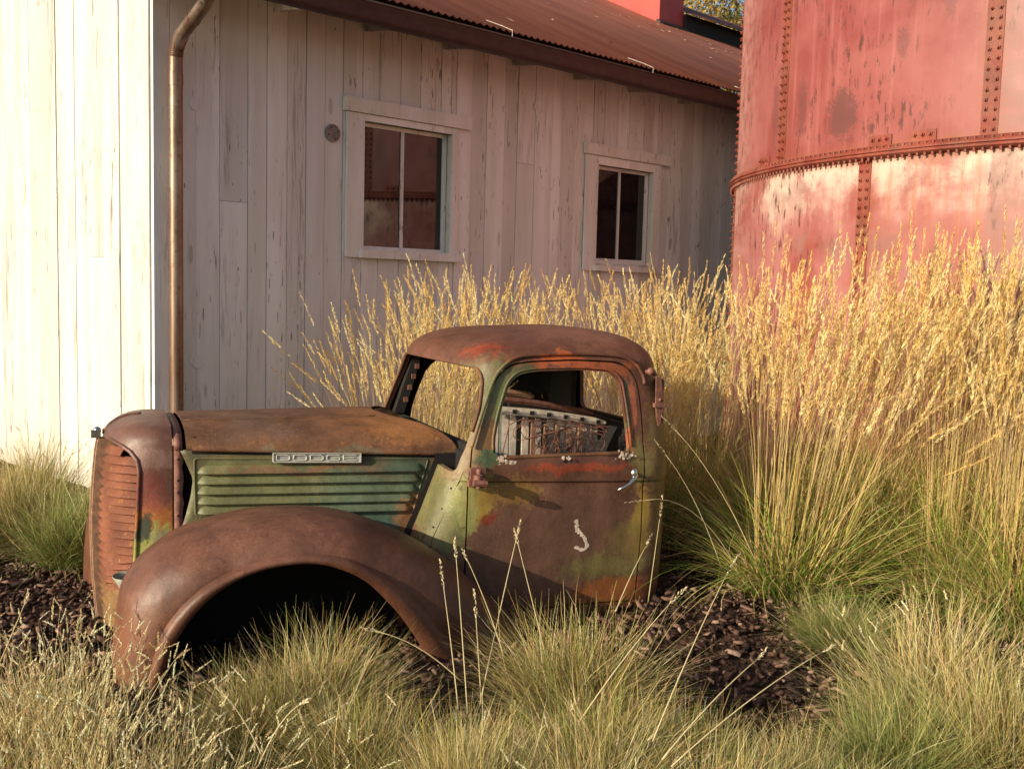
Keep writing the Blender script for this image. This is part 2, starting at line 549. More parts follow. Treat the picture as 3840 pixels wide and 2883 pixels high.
while seams[-1] < 14: seams.append(seams[-1] + random.uniform(.14, .24))
mb = MB()
for i in range(len(seams) - 1):
    a, b = seams[i], seams[i + 1]
    out = .003 + random.random() * .008
    segs = [(a, b)]
    cuts = sorted({a, b} | {v for h in holes for v in h[:2] if a < v < b})
    for c0, c1 in zip(cuts[:-1], cuts[1:]):
        m_ = (c0 + c1) / 2
        hh = [h for h in holes if h[0] < m_ < h[1]]
        if hh:
            board(mb, c0, c1, -.15, hh[0][2], 'R', out); board(mb, c0, c1, hh[0][3], 3.42, 'R', out)
        else:
            zs = random.choice([None] * 8 + [random.uniform(.8, 2.6)])
            if zs: board(mb, c0, c1, -.15, zs, 'R', out); board(mb, c0, c1, zs + .003, 3.42, 'R', out * .8)
            else: board(mb, c0, c1, -.15, 3.42, 'R', out)
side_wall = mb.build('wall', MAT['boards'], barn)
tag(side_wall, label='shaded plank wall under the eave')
lseams = [.024, .216, .439, .666, .903, 1.131, 1.309, 1.456, 1.763, 1.949, 2.121, 2.361, 2.575]
while lseams[-1] < 9: lseams.append(lseams[-1] + random.uniform(.14, .26))
mb = MB()
for a, b in zip(lseams[:-1], lseams[1:]):
    out = .003 + random.random() * .012
    top = 3.34 + TAN * a
    zs = {.666: 1.62, 1.456: 3.435}.get(a, random.choice([None] * 6 + [random.uniform(2.2, 3.2)]))
    if zs: board(mb, a, b, -.15, zs, 'L', out); board(mb, a, b, zs + .003, top, 'L', out * .7)
    else: board(mb, a, b, -.15, top, 'L', out)
end_wall = mb.build('wall', MAT['worn_dimmed_boards'], barn)
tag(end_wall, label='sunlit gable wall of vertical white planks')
mb = MB(); mb.box((.03, .03, -.2), (13.9, .05, 3.4)); mb.box((.03, .06, -.2), (.05, 8.9, 3.3)); mb.box((.05, 8.9, -.2), (13.9, 8.95, 3.3)); mb.box((13.9, .06, -.2), (13.95, 8.95, 3.3))
for h in holes: pass
bk = MB()
def back_strip(x0, x1, z0, z1): bk.box((x0, .026, z0), (x1, .034, z1))
xs = [.026, holes[0][0], holes[0][1], holes[1][0], holes[1][1], 13.9]
for k in range(0, 6, 2): back_strip(xs[k], xs[k + 1], -.2, 3.4)
for h in holes: back_strip(h[0], h[1], -.2, h[2]); back_strip(h[0], h[1], h[3], 3.4)
bk.box((.026, .04, -.2), (.034, 8.9, 3.3)); bk.box((.04, 8.9, -.2), (13.9, 8.94, 3.3)); bk.box((13.9, .04, -.2), (13.94, 8.94, 3.3))
bk.build('wall_sheathing', MAT['dark_backing'], barn)

def window(casing, opening, header, sill, mull, lab):
    x0, x1, z0, z1 = casing; o0, o1, oz0, oz1 = opening
    cw = MB(); yo = -.034
    cw.box((x0, yo, z0), (o0, -.013, z1)); cw.box((o1, yo, z0), (x1, -.013, z1))
    cw.box((o0, yo + .003, oz1), (o1, -.013, z1))
    # jambs (reveal)
    cw.box((o0 - .018, -.0125, oz0), (o0, .095, oz1)); cw.box((o1, -.0125, oz0), (o1 + .018, .095, oz1))
    cw.box((o0, -.0125, oz1), (o1, .095, oz1 + .018)); cw.box((o0, -.0125, oz0 - .018), (o1, .095, oz0))
    w = cw.build('window', MAT['trim_wood'], barn); tag(w, label=lab)
    h = MB(); h.box((header[0], -.052, header[2]), (header[1], -.010, header[3])); h.build('header_board', MAT['trim_wood'], w)
    s = MB(); s.box((sill[0], -.060, sill[2]), (sill[1], -.012, sill[3])); s.build('sill', MAT['trim_wood'], w)
    f = MB(); t_ = .028; y0, y1 = .045, .075
    f.box((o0 + .001, y0, oz0 + .001), (o0 + t_, y1, oz1 - .001)); f.box((o1 - t_, y0, oz0 + .001), (o1 - .001, y1, oz1 - .001))
    f.box((o0 + t_, y0 + .001, oz1 - t_), (o1 - t_, y1, oz1 - .001)); f.box((o0 + t_, y0 + .001, oz0 + .001), (o1 - t_, y1, oz0 + t_))
    f.box((mull - .014, y0 + .004, oz0 + t_), (mull + .014, y1 - .001, oz1 - t_))
    f.build('sash', MAT['trim_wood'], w)
    for (a, b) in ((o0 + t_, mull - .014), (mull + .014, o1 - t_)):
        p = MB(); p.box((a, .060, oz0 + t_), (b, .064, oz1 - t_)); p.build('pane', MAT['glass_pane'], w)
window((1.462, 2.53, 1.675, 2.709), holes[0], (1.437, 2.655, 2.712, 2.812), (1.577, 2.557, 1.672, 1.732), 2.035, 'larger nearer window beside the round vent plate')
window((4.058, 5.14, 1.655, 2.677), holes[1], (4.036, 5.28, 2.68, 2.776), (4.19, 5.133, 1.652, 1.702), 4.62, 'farther window near the red tank')

# round vent plate
mb = MB(); n = 28
mb.tube([(1.345, -.012, 2.54), (1.345, -.024, 2.54)], .062, n)
vp = mb.build('vent_plate', MAT['plate_metal'], barn, angle=40)
for k in range(4):
    a = k * math.pi / 2 + .35
    mb = MB(); mb.box((1.345 + .042 * math.cos(a) - .004, -.0265, 2.54 + .042 * math.sin(a) - .006), (1.345 + .042 * math.cos(a) + .004, -.0245, 2.54 + .042 * math.sin(a) + .006))
    mb.build('slot', MAT['dark_backing'], vp)
# painted-over round plugs in the planks
for (x, z, r) in ((.285, 2.60, .042), (3.05, 2.93, .026), (3.41, 3.0, .03), (.30, .95, .045)):
    mb = MB(); mb.tube([(x, -.009, z), (x, -.018, z)], r, 18)
    mb.build('hole_plug', MAT['trim_wood'], barn, angle=40)
# rafter tails
for x in (.9, 1.65, 2.4, 3.15, 3.9, 4.65, 5.4, 6.2):
    mb = MB(); zz = 3.39
    mb.prism([(.03, zz + .10), (-.38, zz - .08), (-.38, 3.262), (-.33, 3.255), (.03, 3.30)], 'x', x - .02, x + .02)
    mb.build('rafter_tail', MAT['rafter_wood'], barn)

# corrugated roof
def corr_sheet(x0, x1, y0, y1, zf, pitch=.068, amp=.009, th=.0015):
    nx = int((x1 - x0) / (pitch / 8)) + 1
    X = np.linspace(x0, x1, nx)
    ys = np.linspace(y0, y1, 3)
    V = []
    for y in ys:
        V.append(np.stack([X, np.full(nx, y), zf(y) + amp * np.sin(X / pitch * 2 * math.pi)], 1))
    V = np.concatenate(V); i = (np.arange(2)[:, None] * nx + np.arange(nx - 1)[None]).ravel()
    F = np.stack([i, i + 1, i + nx + 1, i + nx], 1)
    return V, F
zf = lambda y: 3.41 + TAN * (y + .47)
V, F = corr_sheet(-.35, 16, -.47, 5.6, zf)
roof = mesh_obj('roof', V, F, MAT['roof_metal'], barn, True); solidify(roof, .003); tag(roof, label='rusty corrugated roof over the shaded wall')
V, F = corr_sheet(-.35, 16, 5.6, 11.2, lambda y: zf(5.6) - TAN * (y - 5.6))
rb = mesh_obj('roof', V, F, MAT['roof_metal'], barn, True)
# raised rear roof; its fascia is coloured near-black to paint in eave shade
V, F = corr_sheet(11.16, 16, 4.05, 5.55, lambda y: zf(4.2) + .30 + TAN * (y - 4.2))
ur = mesh_obj('raised_roof', V, F, MAT['roof_metal'], barn, True)
mb = MB(); mb.box((11.16, 4.2, zf(4.2) - .2), (16, 5.5, zf(4.2) + .27)); mb.build('raised_roof_wall', MAT['dark_backing'], barn)
# chimney box
mb = MB(); mb.box((10.53, 4.25, zf(4.25) - .25), (11.15, 5.57, 9.0))
ch = mb.build('chimney', MAT['red_paint'], barn); tag(ch, label='square red chimney box on the corrugated roof')
mb = MB()
mb.prism([(4.23, zf(4.23) - .02), (4.16, zf(4.16) + .02), (4.16, zf(4.16) + .035), (4.248, zf(4.25) + .05), (4.248, zf(4.25))], 'x', 10.45, 11.2)
mb.build('flashing', MAT['gutter_paint'], ch)
# gutter : half round trough
GP = [(-.43, 3.335), (-.43, 3.30), (-.435, 3.26), (-.45, 3.22), (-.47, 3.210), (-.50, 3.206), (-.53, 3.208), (-.555, 3.215), (-.563, 3.24), (-.565, 3.27), (-.570, 3.30), (-.580, 3.315), (-.584, 3.335)]
mb = MB(); rows = []
for x in np.linspace(-.38, 15.9, 30):
    row = []
    for k in range(13):
        row.append((x,) + GP[k])
    rows.append(row)
mb.grid(rows)
gut = mb.build('gutter', MAT['gutter_paint'], barn, True); solidify(gut, .003)
mb = MB(); mb.tube([(-.38, -.586, 3.334), (15.9, -.586, 3.334)], .006, 8); mb.build('gutter_bead', MAT['gutter_paint'], gut, True)
for x in (2.55, 4.25, 5.9):
    mb = MB(); mb.tube([(x - .0, -.582, 3.33), (x, -.584, 3.385), (x - .02, -.50, 3.425), (x - .02, -.32, zf(-.32) + .014)], .0026, 6)
    mb.build('gutter_strap', MAT['strap_metal'], gut)
# fascia under the roof edge
mb = MB(); mb.box((-.3, -.42, 3.24), (15.8, -.39, 3.40)); mb.build('fascia', MAT['gutter_paint'], barn)
# downspout with ribbed elbow
pts = [(.115, -.085, -.05)] + [(.115, -.085, z) for z in (1, 2, 2.80)] + [(.115, -.088, 2.86), (.115, -.10, 2.91), (.115, -.13, 2.95), (.115, -.17, 2.985), (.115, -.38, 3.085), (.115, -.43, 3.11), (.115, -.475, 3.15), (.115, -.50, 3.2), (.115, -.503, 3.24)]
mb = MB(); mb.tube(pts, .042, 24); ds = mb.build('downspout', MAT['downspout_metal'], barn, angle=50)
mb = MB()
P = smooth_poly(pts[4:8], 5, False)
for i in range(0, len(P) - 1):
    p = Vector(P[i]); q = Vector(P[i + 1]); d = (q - p).normalized() * .004
    mb.tube([p - d, p, p + d], [.0425, .0465, .0425], 20, cap=False)
mb.build('elbow_rib', MAT['downspout_metal'], ds, angle=50)
mb = MB(); mb.tube([(.115, -.085, 2.68), (.115, -.085, 2.76)], .0445, 24); mb.build('pipe_collar', MAT['downspout_metal'], ds, angle=50)
mb = MB(); mb.tube([(.115, -.30, 3.047), (.115, -.315, 3.054)], .0455, 24); mb.build('pipe_collar', MAT['downspout_metal'], ds, angle=50)

# fallen leaves on the roof
mb = MB()
for i in range(150):
    if i < 60: x, y = random.uniform(7.5, 15), random.uniform(2.5, 4.2)
    elif i < 110: x, y = random.uniform(11.5, 15.5), random.uniform(4.1, 5.4)
    else: x, y = random.uniform(1, 11), random.uniform(-.3, 4)
    z = (zf(y) if (y < 4.1 or x < 11.16) else zf(4.2) + .3 + TAN * (y - 4.2)) + .012
    s = random.uniform(.02, .045); a = random.random() * 6.28
    V = [(x + s * math.cos(a + k * 1.57) * (1 if k % 2 else .6), y + s * math.sin(a + k * 1.57) * (1 if k % 2 else .6), z + TAN * s * math.sin(a + k * 1.57) * (1 if k % 2 else .6) + random.random() * .015) for k in range(4)]
    mb.add(V, [(0, 1, 2, 3)])
simple('leaf_litter', (.75, .52, .28), .7)
fl = mb.build('fallen_leaves', MAT['leaf_litter']); fl.matrix_world = Matrix.Translation((-2.28, 6.75, 0)) @ Matrix.Rotation(R(45), 4, 'Z')
tag(fl, 'dry yellow leaves scattered over the barn roof', 'leaves', kind='stuff')

# ------------------------------------------------------------------ riveted tank
TR = 3.28
tank = empty('storage_tank', (5.04, 8.34, 0), 0, 'tall faded red riveted steel tank standing behind the tall grass', 'tank')
def tu(deg): return math.radians(deg) * TR
def mat_tank():
    t = NT('tank_paint')
    uvn = t.n("ShaderNodeUVMap"); uvn.uv_map = 'uv'; c = uvn.outputs[0]
    x, z, _ = t.sep(c)
    n1 = t.noise(c, 1.6, 6, .6, .3); n2 = t.noise(c, 9, 7, .7); n3 = t.noise(c, 60, 4, .7)
    streak = t.noise(t.mapping(c, (14, .55, 1)), 1, 6, .65)
    streak2 = t.noise(t.mapping(c, (40, 1.1, 1), (3, 1, 0)), 1, 5, .65)
    low = t.ramp(z, 2.36, 2.37, 1, 0)
    col = t.mix(t.ramp(n1, .35, .66), (.25, .056, .050), (.32, .100, .090))
    lowc = t.mix(t.ramp(n1, .36, .62), (.29, .075, .060), (.38, .155, .145))
    col = t.mix(low, col, lowc)
    col = t.mix(t.ramp(n2, .5, .8, 0, .45), col, (.27, .075, .07))
    col = t.mix(t.ramp(streak, .5, .72, 0, .5), col, (.42, .16, .14))
    # chalked pale paint below the flange, running down
    zz = t.math('ADD', z, t.math('MULTIPLY', t.math('SUBTRACT', streak, .5), .45))
    zz = t.math('ADD', zz, t.math('ADD', t.math('MULTIPLY', t.math('SUBTRACT', n1, .5), 1.1), t.math('MULTIPLY', t.math('SUBTRACT', n2, .5), .35)))
    chalk = t.math('MULTIPLY', t.math('MULTIPLY', t.ramp(zz, 1.95, 2.40), low), t.ramp(t.math('ADD', n1, t.math('MULTIPLY', t.math('SUBTRACT', n2, .5), .3)), .40, .55, .30, 1))
    col = t.mix(t.math('MULTIPLY', chalk, .85), col, (.68, .52, .42))
    # sun highlight painted as a pale tone along the left edge
    lx = t.ramp(x, tu(170), tu(190), 1, 0)
    col = t.mix(t.math('MULTIPLY', lx, t.math('MULTIPLY', t.ramp(n2, .3, .6), .75)), col, (.60, .33, .28))
    # orange rust wash on the lower right
    rw = t.math('MULTIPLY', t.math('MULTIPLY', t.ramp(streak2, .45, .68), low), t.ramp(x, tu(206), tu(217)))
    col = t.mix(t.math('MULTIPLY', rw, .6), col, (.42, .16, .06))
    gr = t.math('MULTIPLY', t.math('MULTIPLY', t.ramp(t.noise(c, 2.6, 5, .6, .2), .52, .66), low), .55)
    col = t.mix(gr, col, (.26, .15, .13))
    ug = t.math('MULTIPLY', t.ramp(x, tu(223.3), tu(223.7)), t.ramp(n2, .35, .6, .2, .7))
    col = t.mix(ug, col, (.24, .12, .095))
    # rust scabs, drawn out vertically
    sc = t.noise(t.mapping(c, (20, 4.5, 1), (7, 2, 0)), 1, 6, .75)
    sreg = t.ramp(t.noise(c, 1.3, 3, .5), .42, .58)
    col = t.mix(t.math('MULTIPLY', t.math('MULTIPLY', t.ramp(sc, .55, .60), sreg), .9), col, (.10, .040, .030))
    # dark smudges
    for (cx, cz, rx, rz, k) in ((tu(204.8), 2.63, .15, .19, .8), (tu(197.5), 2.75, .06, .22, .6), (tu(191), 2.75, .07, .30, .5), (tu(213), 3.0, .05, .1, .5), (tu(218), 3.25, .05, .16, .5)):
        d = t.vmath('LENGTH', t.vmath('DIVIDE', t.vmath('SUBTRACT', c, (cx, cz, 0)), (rx, rz, 1)), out=1)
        d = t.math('ADD', d, t.math('MULTIPLY', t.math('SUBTRACT', n3, .5), 1.6))
        d = t.math('ADD', d, t.math('MULTIPLY', t.math('SUBTRACT', n2, .5), 2.2))
        col = t.mix(t.ramp(d, .55, 1.1, k, 0), col, (.13, .055, .05))
    # rust around riveted seams
    seamm = None
    for s, lo in ((169, 0), (193.2, 0), (223, 0), (173, 1), (209.2, 1), (245, 1)):
        d = t.math('ABSOLUTE', t.math('SUBTRACT', x, tu(s)))
        m = t.math('MULTIPLY', t.ramp(t.math('ADD', d, t.math('MULTIPLY', t.math('SUBTRACT', n2, .5), .16)), .02, .11, 1, 0), low if lo else t.math('SUBTRACT', 1., low))
        seamm = m if seamm is None else t.math('MAXIMUM', seamm, m)
    col = t.mix(t.math('MULTIPLY', seamm, .6), col, (.27, .085, .045))
    dz = t.math('ABSOLUTE', t.math('SUBTRACT', z, 2.37))
    m = t.ramp(t.math('ADD', dz, t.math('MULTIPLY', t.math('SUBTRACT', streak2, .5), .18)), .02, .085, .7, 0)
    col = t.mix(m, col, (.26, .085, .04))
    h = t.math('ADD', t.math('MULTIPLY', n2, .6), t.math('MULTIPLY', n3, .3))
    nb = t.bump(t.noise(c, 2.2, 2, .4), .3, .05)
    t.bsdf(col, t.math('MULTIPLY_ADD', n2, .25, .34), 0, t.bump(h, .25, .003, nb), spec=.45)
    MAT['tank_paint'] = t.m
mat_tank()
mat_patina('tank_rust', (.30, .075, .055), (.30, .115, .08), spots=.6, speckcol=(.30, .12, .06), k=.8)
def course(z0, z1, r, name, lab):
    na, nz = 220, 24
    A = np.linspace(math.radians(60), math.radians(420), na)
    Z = np.linspace(z0, z1, nz)
    AA, ZZ = np.meshgrid(A, Z, indexing='ij')
    rr = r + .003 * np.sin(AA * 9 + 1) * np.sin(ZZ * 2.1) * .5
    V = np.stack([rr * np.cos(AA), rr * np.sin(AA), ZZ], -1).reshape(-1, 3)
    uv = np.stack([AA * TR, ZZ], -1).reshape(-1, 2)
    i = np.arange(na - 1)[:, None] * nz + np.arange(nz - 1)[None]
    F = np.stack([i, i + nz, i + nz + 1, i + 1], -1).reshape(-1, 4)
    o = mesh_obj(name, V, F, MAT['tank_paint'], tank, True, uv=uv); tag(o, label=lab)
    return o
course(-.15, 2.37, TR + .018, 'shell_course', 'lower course with chalky pale paint under the flange')
course(2.37, 5.6, TR, 'shell_course', 'upper course of faded red plate')
mb = MB(); n = 120
mb.add([(0, 0, 6.3)] + [((TR + .05) * math.cos(2 * math.pi * k / n), (TR + .05) * math.sin(2 * math.pi * k / n), 5.6) for k in range(n)], [(0, 1 + k, 1 + (k + 1) % n) for k in range(n)])
mb.build('tank_lid', MAT['tank_rust'], tank)
def bolt(mb, deg, z, r, s=.011, h=.014):
    a = math.radians(deg); er = Vector((math.cos(a), math.sin(a), 0)); et = Vector((-math.sin(a), math.cos(a), 0)); ez = Vector((0, 0, 1))
    c = er * r; c.z = z; ph = random.random() * 1.5
    V = []
    for (q, k, hh) in ((s, 4, 0), (s * .95, 4, h * .6)):
        for j in range(4):
            an = ph + j * math.pi / 2; V.append(c + (et * math.cos(an) + ez * math.sin(an)) * q * 1.25 + er * hh)
    mb.add(V, [(0, 1, 5, 4), (1, 2, 6, 5), (2, 3, 7, 6), (3, 0, 4, 7), (4, 5, 6, 7)])
    V = []
    for hh in (h * .6, h * 1.5):
        for j in range(6):
            an = j * math.pi / 3; V.append(c + (et * math.cos(an) + ez * math.sin(an)) * s * .55 + er * hh)
    mb.add(V, [(j, (j + 1) % 6, 6 + (j + 1) % 6, 6 + j) for j in range(6)] + [tuple(range(6, 12))])
def seam(deg, z0, z1, r):
    mb = MB(); w = math.degrees(.05 / TR)
    rows = []
    for z in np.linspace(z0, z1, 2):
        rows.append([(math.cos(math.radians(deg + w * k)) * (r + hh), math.sin(math.radians(deg + w * k)) * (r + hh), z) for k, hh in ((-1, .001), (-.98, .004), (0, .004), (.98, .004), (1, .001))])
    mb.grid(rows)
    z = z0 + .03; k = 0
    while z < z1 - .01:
        bolt(mb, deg - w * .52 + random.uniform(-.03, .03), z + random.uniform(-.003, .003), r + .004); bolt(mb, deg + w * .52, z + random.uniform(-.003, .003), r + .004)
        z += .0555
    mb.build('riveted_seam', MAT['tank_rust'], tank)
for d in (169, 193.2, 223, 253, 139): seam(d, 2.41, 5.6, TR)
for d in (173.4, 209.2, 245, 137): seam(d, -.1, 2.33, TR + .018)
# flange: two lapped rings with bolts
mb = MB(); n = 200
prof = [(TR - .01, 2.415), (TR + .012, 2.41), (TR + .055, 2.385), (TR + .062, 2.378), (TR + .062, 2.368), (TR + .052, 2.364), (TR + .060, 2.358), (TR + .062, 2.348), (TR + .052, 2.338), (TR + .018, 2.33)]
mb.grid([[(r * math.cos(2 * math.pi * k / n), r * math.sin(2 * math.pi * k / n), z) for r, z in prof] for k in range(n)], True)
fl_ = mb.build('flange', MAT['tank_rust'], tank, angle=50)
mb = MB()
for k in range(420):
    a = 360 * k / 420; aa = math.radians(a)
    c = (math.cos(aa) * (TR + .045), math.sin(aa) * (TR + .045))
    if 120 < a < 270:
        mb.tube([(c[0], c[1], 2.318), (c[0], c[1], 2.402)], .009, 6)
mb.build('flange_bolt', MAT['tank_rust'], fl_)
for a0, a1, z0, z1 in ((209.3, 212.3, 2.42, 2.475), (214.6, 217.6, 2.42, 2.475), (186.8, 190, 2.42, 2.47)):
    mb = MB(); rows = []
    for z in (z0 - .02, z1):
        rows.append([(math.cos(math.radians(a)) * (TR + .006), math.sin(math.radians(a)) * (TR + .006), z) for a in np.linspace(a0, a1, 5)])
    mb.grid(rows)
    for k in range(3): bolt(mb, a0 + (a1 - a0) * (.2 + .3 * k), (z0 + z1) / 2, TR + .006, .011, .014)
    b_ = mb.build('bolted_patch', MAT['tank_rust'], tank); solidify(b_, .005, 0)

# ------------------------------------------------------------------ tree beyond the roof
def tree(x, y, h, cr, ncl, palette, label):
    tr = empty('tree', (x, y, 0), 0, label, 'tree', 'autumn trees beyond the barn roof')
    simple('tree_bark', (.10, .075, .055), .9) if 'tree_bark' not in MAT else None
    mb = MB(); mb.tube([(0, 0, 0), (.1, 0, h * .3), (.0, .1, h * .6), (.1, 0, h * .9)], [.32, .24, .16, .05], 10)
    for k in range(9):
        a = k * 2.4; z0 = h * (.35 + .05 * k)
        e = (math.cos(a) * cr * .7, math.sin(a) * cr * .7, z0 + cr * .5)
        mb.tube([(0, 0, z0), (e[0] * .5, e[1] * .5, z0 + cr * .2), e], [.11, .07, .02], 6)
    mb.build('trunk', MAT['tree_bark'], tr, True)
    cl = rng.normal(0, 1, (ncl, 3)); cl /= np.linalg.norm(cl, axis=1)[:, None]; cl *= (rng.random((ncl, 1)) ** .4) * cr
    cl[:, 2] = cl[:, 2] * 1.15 + h * .72
    nl = 150
    C = np.repeat(cl, nl, axis=0) + rng.normal(0, .28, (ncl * nl, 3)); N = len(C)
    s = rng.uniform(.03, .065, N)[:, None]
    a = rng.normal(0, 1, (N, 3)); a /= np.linalg.norm(a, axis=1)[:, None]
    b = np.cross(a, rng.normal(0, 1, (N, 3))); b /= np.linalg.norm(b, axis=1)[:, None]
    V = np.stack([C - a * s, C + b * s * .6, C + a * s, C - b * s * .6], 1).reshape(-1, 3)
    F = np.arange(N * 4).reshape(-1, 4)
    pi = rng.integers(0, len(palette), ncl)
    base = np.repeat(np.array(palette)[pi], nl, axis=0) * rng.uniform(.6, 1.3, (N, 1))
    mesh_obj('crown', V, F, MAT['leaf'], tr, False, np.repeat(base, 4, axis=0))
mat_blade('leaf', .3)
tree(5.2, 27, 9.5, 3.0, 260, [(.42, .29, .07), (.50, .36, .10), (.12, .15, .04), (.30, .26, .06)], 'autumn tree with yellow leaves behind the roof, nearer the tank')
tree(1.6, 29, 10.5, 3.0, 220, [(.40, .27, .07), (.14, .15, .04), (.30, .24, .06)], 'tree behind the red chimney box on the roof')
# ------------------------------------------------------------------ truck
TO = Vector((.20353, 4.7, 0))
d_ = (fw * 1 + rt * ((1200 - 1106) / (4000 / 3840 * 2212)) - up * ((1100 - 830.5) / (4000 / 3840 * 2212)))
TO = Vector((0, 0, 1.5)) + d_ * (4.7 / d_.y); TO.z = 0
truck = empty('pickup_truck', TO, R(22), 'rusting old pickup truck cab and front end sunk in the grass bed', 'truck')

RUST = (.24, .10, .062); RUST2 = (.30, .14, .09)
GREEN = (.18, .175, .085); LIME = (.40, .42, .13); TEAL = (.085, .19, .16); ORANGE = (.50, .16, .06); REDO = (.44, .10, .055); YEL = (.52, .36, .10); OLIVE = (.27, .23, .09); DARK = (.06, .04, .035)
body_blobs = [
    ((.0, 0, .35), (.75, .6, .28), (.21, .115, .08), .5, .8),
    # cowl, pillar
    ((-.50, .08, .55), (.12, .3, .24), (.22, .21, .09), .5, .95),
    ((-.47, .08, .56), (.035, .3, .10), (.30, .31, .12), .6, .6),
    ((-.44, .08, .70), (.05, .3, .04), (.36, .16, .10), .6, .8),
    ((-.44, .08, .85), (.10, .3, .22), (.33, .25, .14), .5, .8),
    ((-.34, .08, 1.02), (.10, .3, .16), GREEN, .6, .9),
    ((-.24, .05, .98), (.05, .3, .2), (.16, .19, .08), .6, .8),
    ((-.33, .05, .80), (.09, .3, .12), (.34, .20, .09), .6, .8),
    ((-.30, .05, 1.20), (.10, .3, .045), REDO, .5, .65),
    # door upper
    ((-.33, .03, .745), (.075, .3, .05), (.09, .15, .08), .5, .9),
    ((-.36, .03, .58), (.08, .3, .10), YEL, .6, .85),
    ((-.42, .03, .56), (.05, .3, .12), (.40, .40, .15), .5, .8),
    ((.12, .03, .69), (.27, .3, .026), REDO, .4, .75),
    ((.1, .03, .735), (.34, .3, .025), (.19, .085, .06), .4, .9),
    ((.395, .03, .90), (.025, .3, .18), (.60, .20, .12), .5, .95),
    ((.365, .03, .90), (.015, .3, .2), GREEN, .5, .8),
    ((.30, .03, 1.13), (.14, .3, .035), (.46, .15, .08), .5, .9),
    ((.02, .03, 1.155), (.25, .3, .022), (.52, .15, .07), .5, .9),
    ((-.15, .03, 1.12), (.10, .3, .045), GREEN, .6, .9),
    ((.43, .03, .72), (.05, .3, .11), OLIVE, .6, .8),
    # door lower
    ((-.32, .03, .50), (.05, .3, .035), (.30, .06, .045), .5, .85),
    ((.30, .03, .12), (.22, .3, .075), (.44, .17, .07), .6, .9),
    ((.42, .03, .42), (.045, .3, .20), YEL, .8, .8),
    ((.28, .03, .24), (.26, .3, .055), (.27, .24, .09), .8, .75),
    ((.36, .03, .35), (.12, .3, .08), (.30, .22, .08), .8, .6),
    ((-.22, .03, .60), (.14, .3, .05), (.42, .25, .08), .8, .7),
    # rear quarter
    ((.56, .05, .62), (.10, .5, .5), (.30, .21, .085), .6, .75),
    ((.30, .3, 1.30), (.4, .5, .06), RUST2, .6, .6),
]
mat_patina('cab_patina', RUST, RUST2, body_blobs, warp=.085, spots=.35, spec=.45, rough=(.42, .68))
mat_patina('fender_rust', (.22, .095, .056), (.28, .123, .077), [((-1.3, -.2, .5), (.3, .5, .1), (.29, .145, .10), .8, .6), ((-1.75, -.2, .1), (.2, .5, .25), (.28, .125, .075), .8, .7)], spots=.18, speckcol=(.30, .13, .08), rough=(.38, .6), spec=.5, bumpk=.15)
hs_blobs = [
    ((-.72, .3, .40), (.34, .5, .085), TEAL, .6, .95),
    ((-.85, .3, .55), (.5, .5, .12), (.15, .21, .13), .7, .8),
    ((-1.3, .3, .60), (.35, .5, .22), (.22, .22, .10), .7, .9),
    ((-1.1, .3, .69), (.35, .5, .018), (.30, .16, .09), .6, .7),
    ((-.56, .3, .46), (.10, .5, .10), (.42, .20, .10), .6, .85),
    ((-.47, .3, .66), (.06, .5, .12), (.36, .16, .08), .6, .8),
    ((-.62, .3, .70), (.10, .5, .05), (.10, .15, .10), .6, .8),
    ((-1.25, .3, .75), (.6, .5, .02), (.20, .17, .08), .6, .8),
]
mat_patina('hood_side_patina', (.19, .185, .11), (.25, .215, .13), hs_blobs, warp=.09, spots=.30, speckcol=(.34, .17, .09), spec=.45, rough=(.42, .65))
hood_blobs = [((-1.1, .3, .80), (.45, .6, .06), (.30, .15, .085), .8, .6), ((-.6, .35, .86), (.30, .5, .07), (.42, .19, .08), .8, .7), ((-1.25, .28, .745), (.7, .3, .02), (.24, .19, .12), .8, .8), ((-1.25, .35, .84), (.25, .5, .05), (.20, .12, .085), .8, .8)]
mat_patina('hood_rust', (.23, .115, .07), (.36, .18, .10), hood_blobs, spots=.95, speckcol=(.72, .36, .12), spec=.35, rough=(.55, .8))
sh_blobs = [
    ((-1.69, .36, .46), (.11, .5, .10), (.50, .20, .07), .6, .9),
    ((-1.70, .36, .27), (.12, .5, .22), LIME, .4, 1.0),
    ((-1.725, .36, .455), (.035, .3, .055), (.035, .05, .035), .5, .95),
    ((-1.66, .36, .42), (.04, .3, .04), (.30, .30, .18), .6, .7),
    ((-1.71, .36, .60), (.08, .5, .10), (.34, .10, .08), .7, .7),
    ((-1.62, .36, .30), (.03, .3, .12), (.44, .22, .11), .6, .8),
    ((-1.7, .4, .74), (.14, .5, .05), (.40, .25, .22), .8, .6),
]
mat_patina('shell_patina', (.25, .115, .085), (.30, .15, .11), sh_blobs, warp=.06, spots=.12, rough=(.38, .55), spec=.5, bumpk=.12)
mat_patina('grille_rust', (.36, .135, .08), (.42, .17, .105), [((-1.8, .45, .05), (.3, .3, .12), (.35, .25, .10), .8, .6)], spots=.9, speckcol=(.72, .40, .12), rough=(.6, .8), spec=.3)
simple('pale_metal', (.62, .55, .42), .45, .2, .15, 40)
simple('chrome', (.62, .61, .58), .26, 1.0, .1, 20, .05)
simple('bracket_rust', (.20, .085, .06), .6, 0, .3, 40)
simple('inner_dark', (.012, .009, .008), .95)  # near-black; also paints shade inside the cab and wheel arch
simple('green_grey', (.30, .33, .26), .55, 0, .3, 25)
simple('badge_metal', (.58, .56, .48), .45, .25, .1, 60)
simple('badge_recess', (.40, .40, .37), .5, .2, .1, 60)
simple('cream_paint', (.68, .58, .46), .6, 0, .25, 30)
simple('brown_wood', (.30, .17, .10), .8, 0, .3, 40)
simple('paint_flake', (.74, .60, .46), .7, 0, .2, 50)

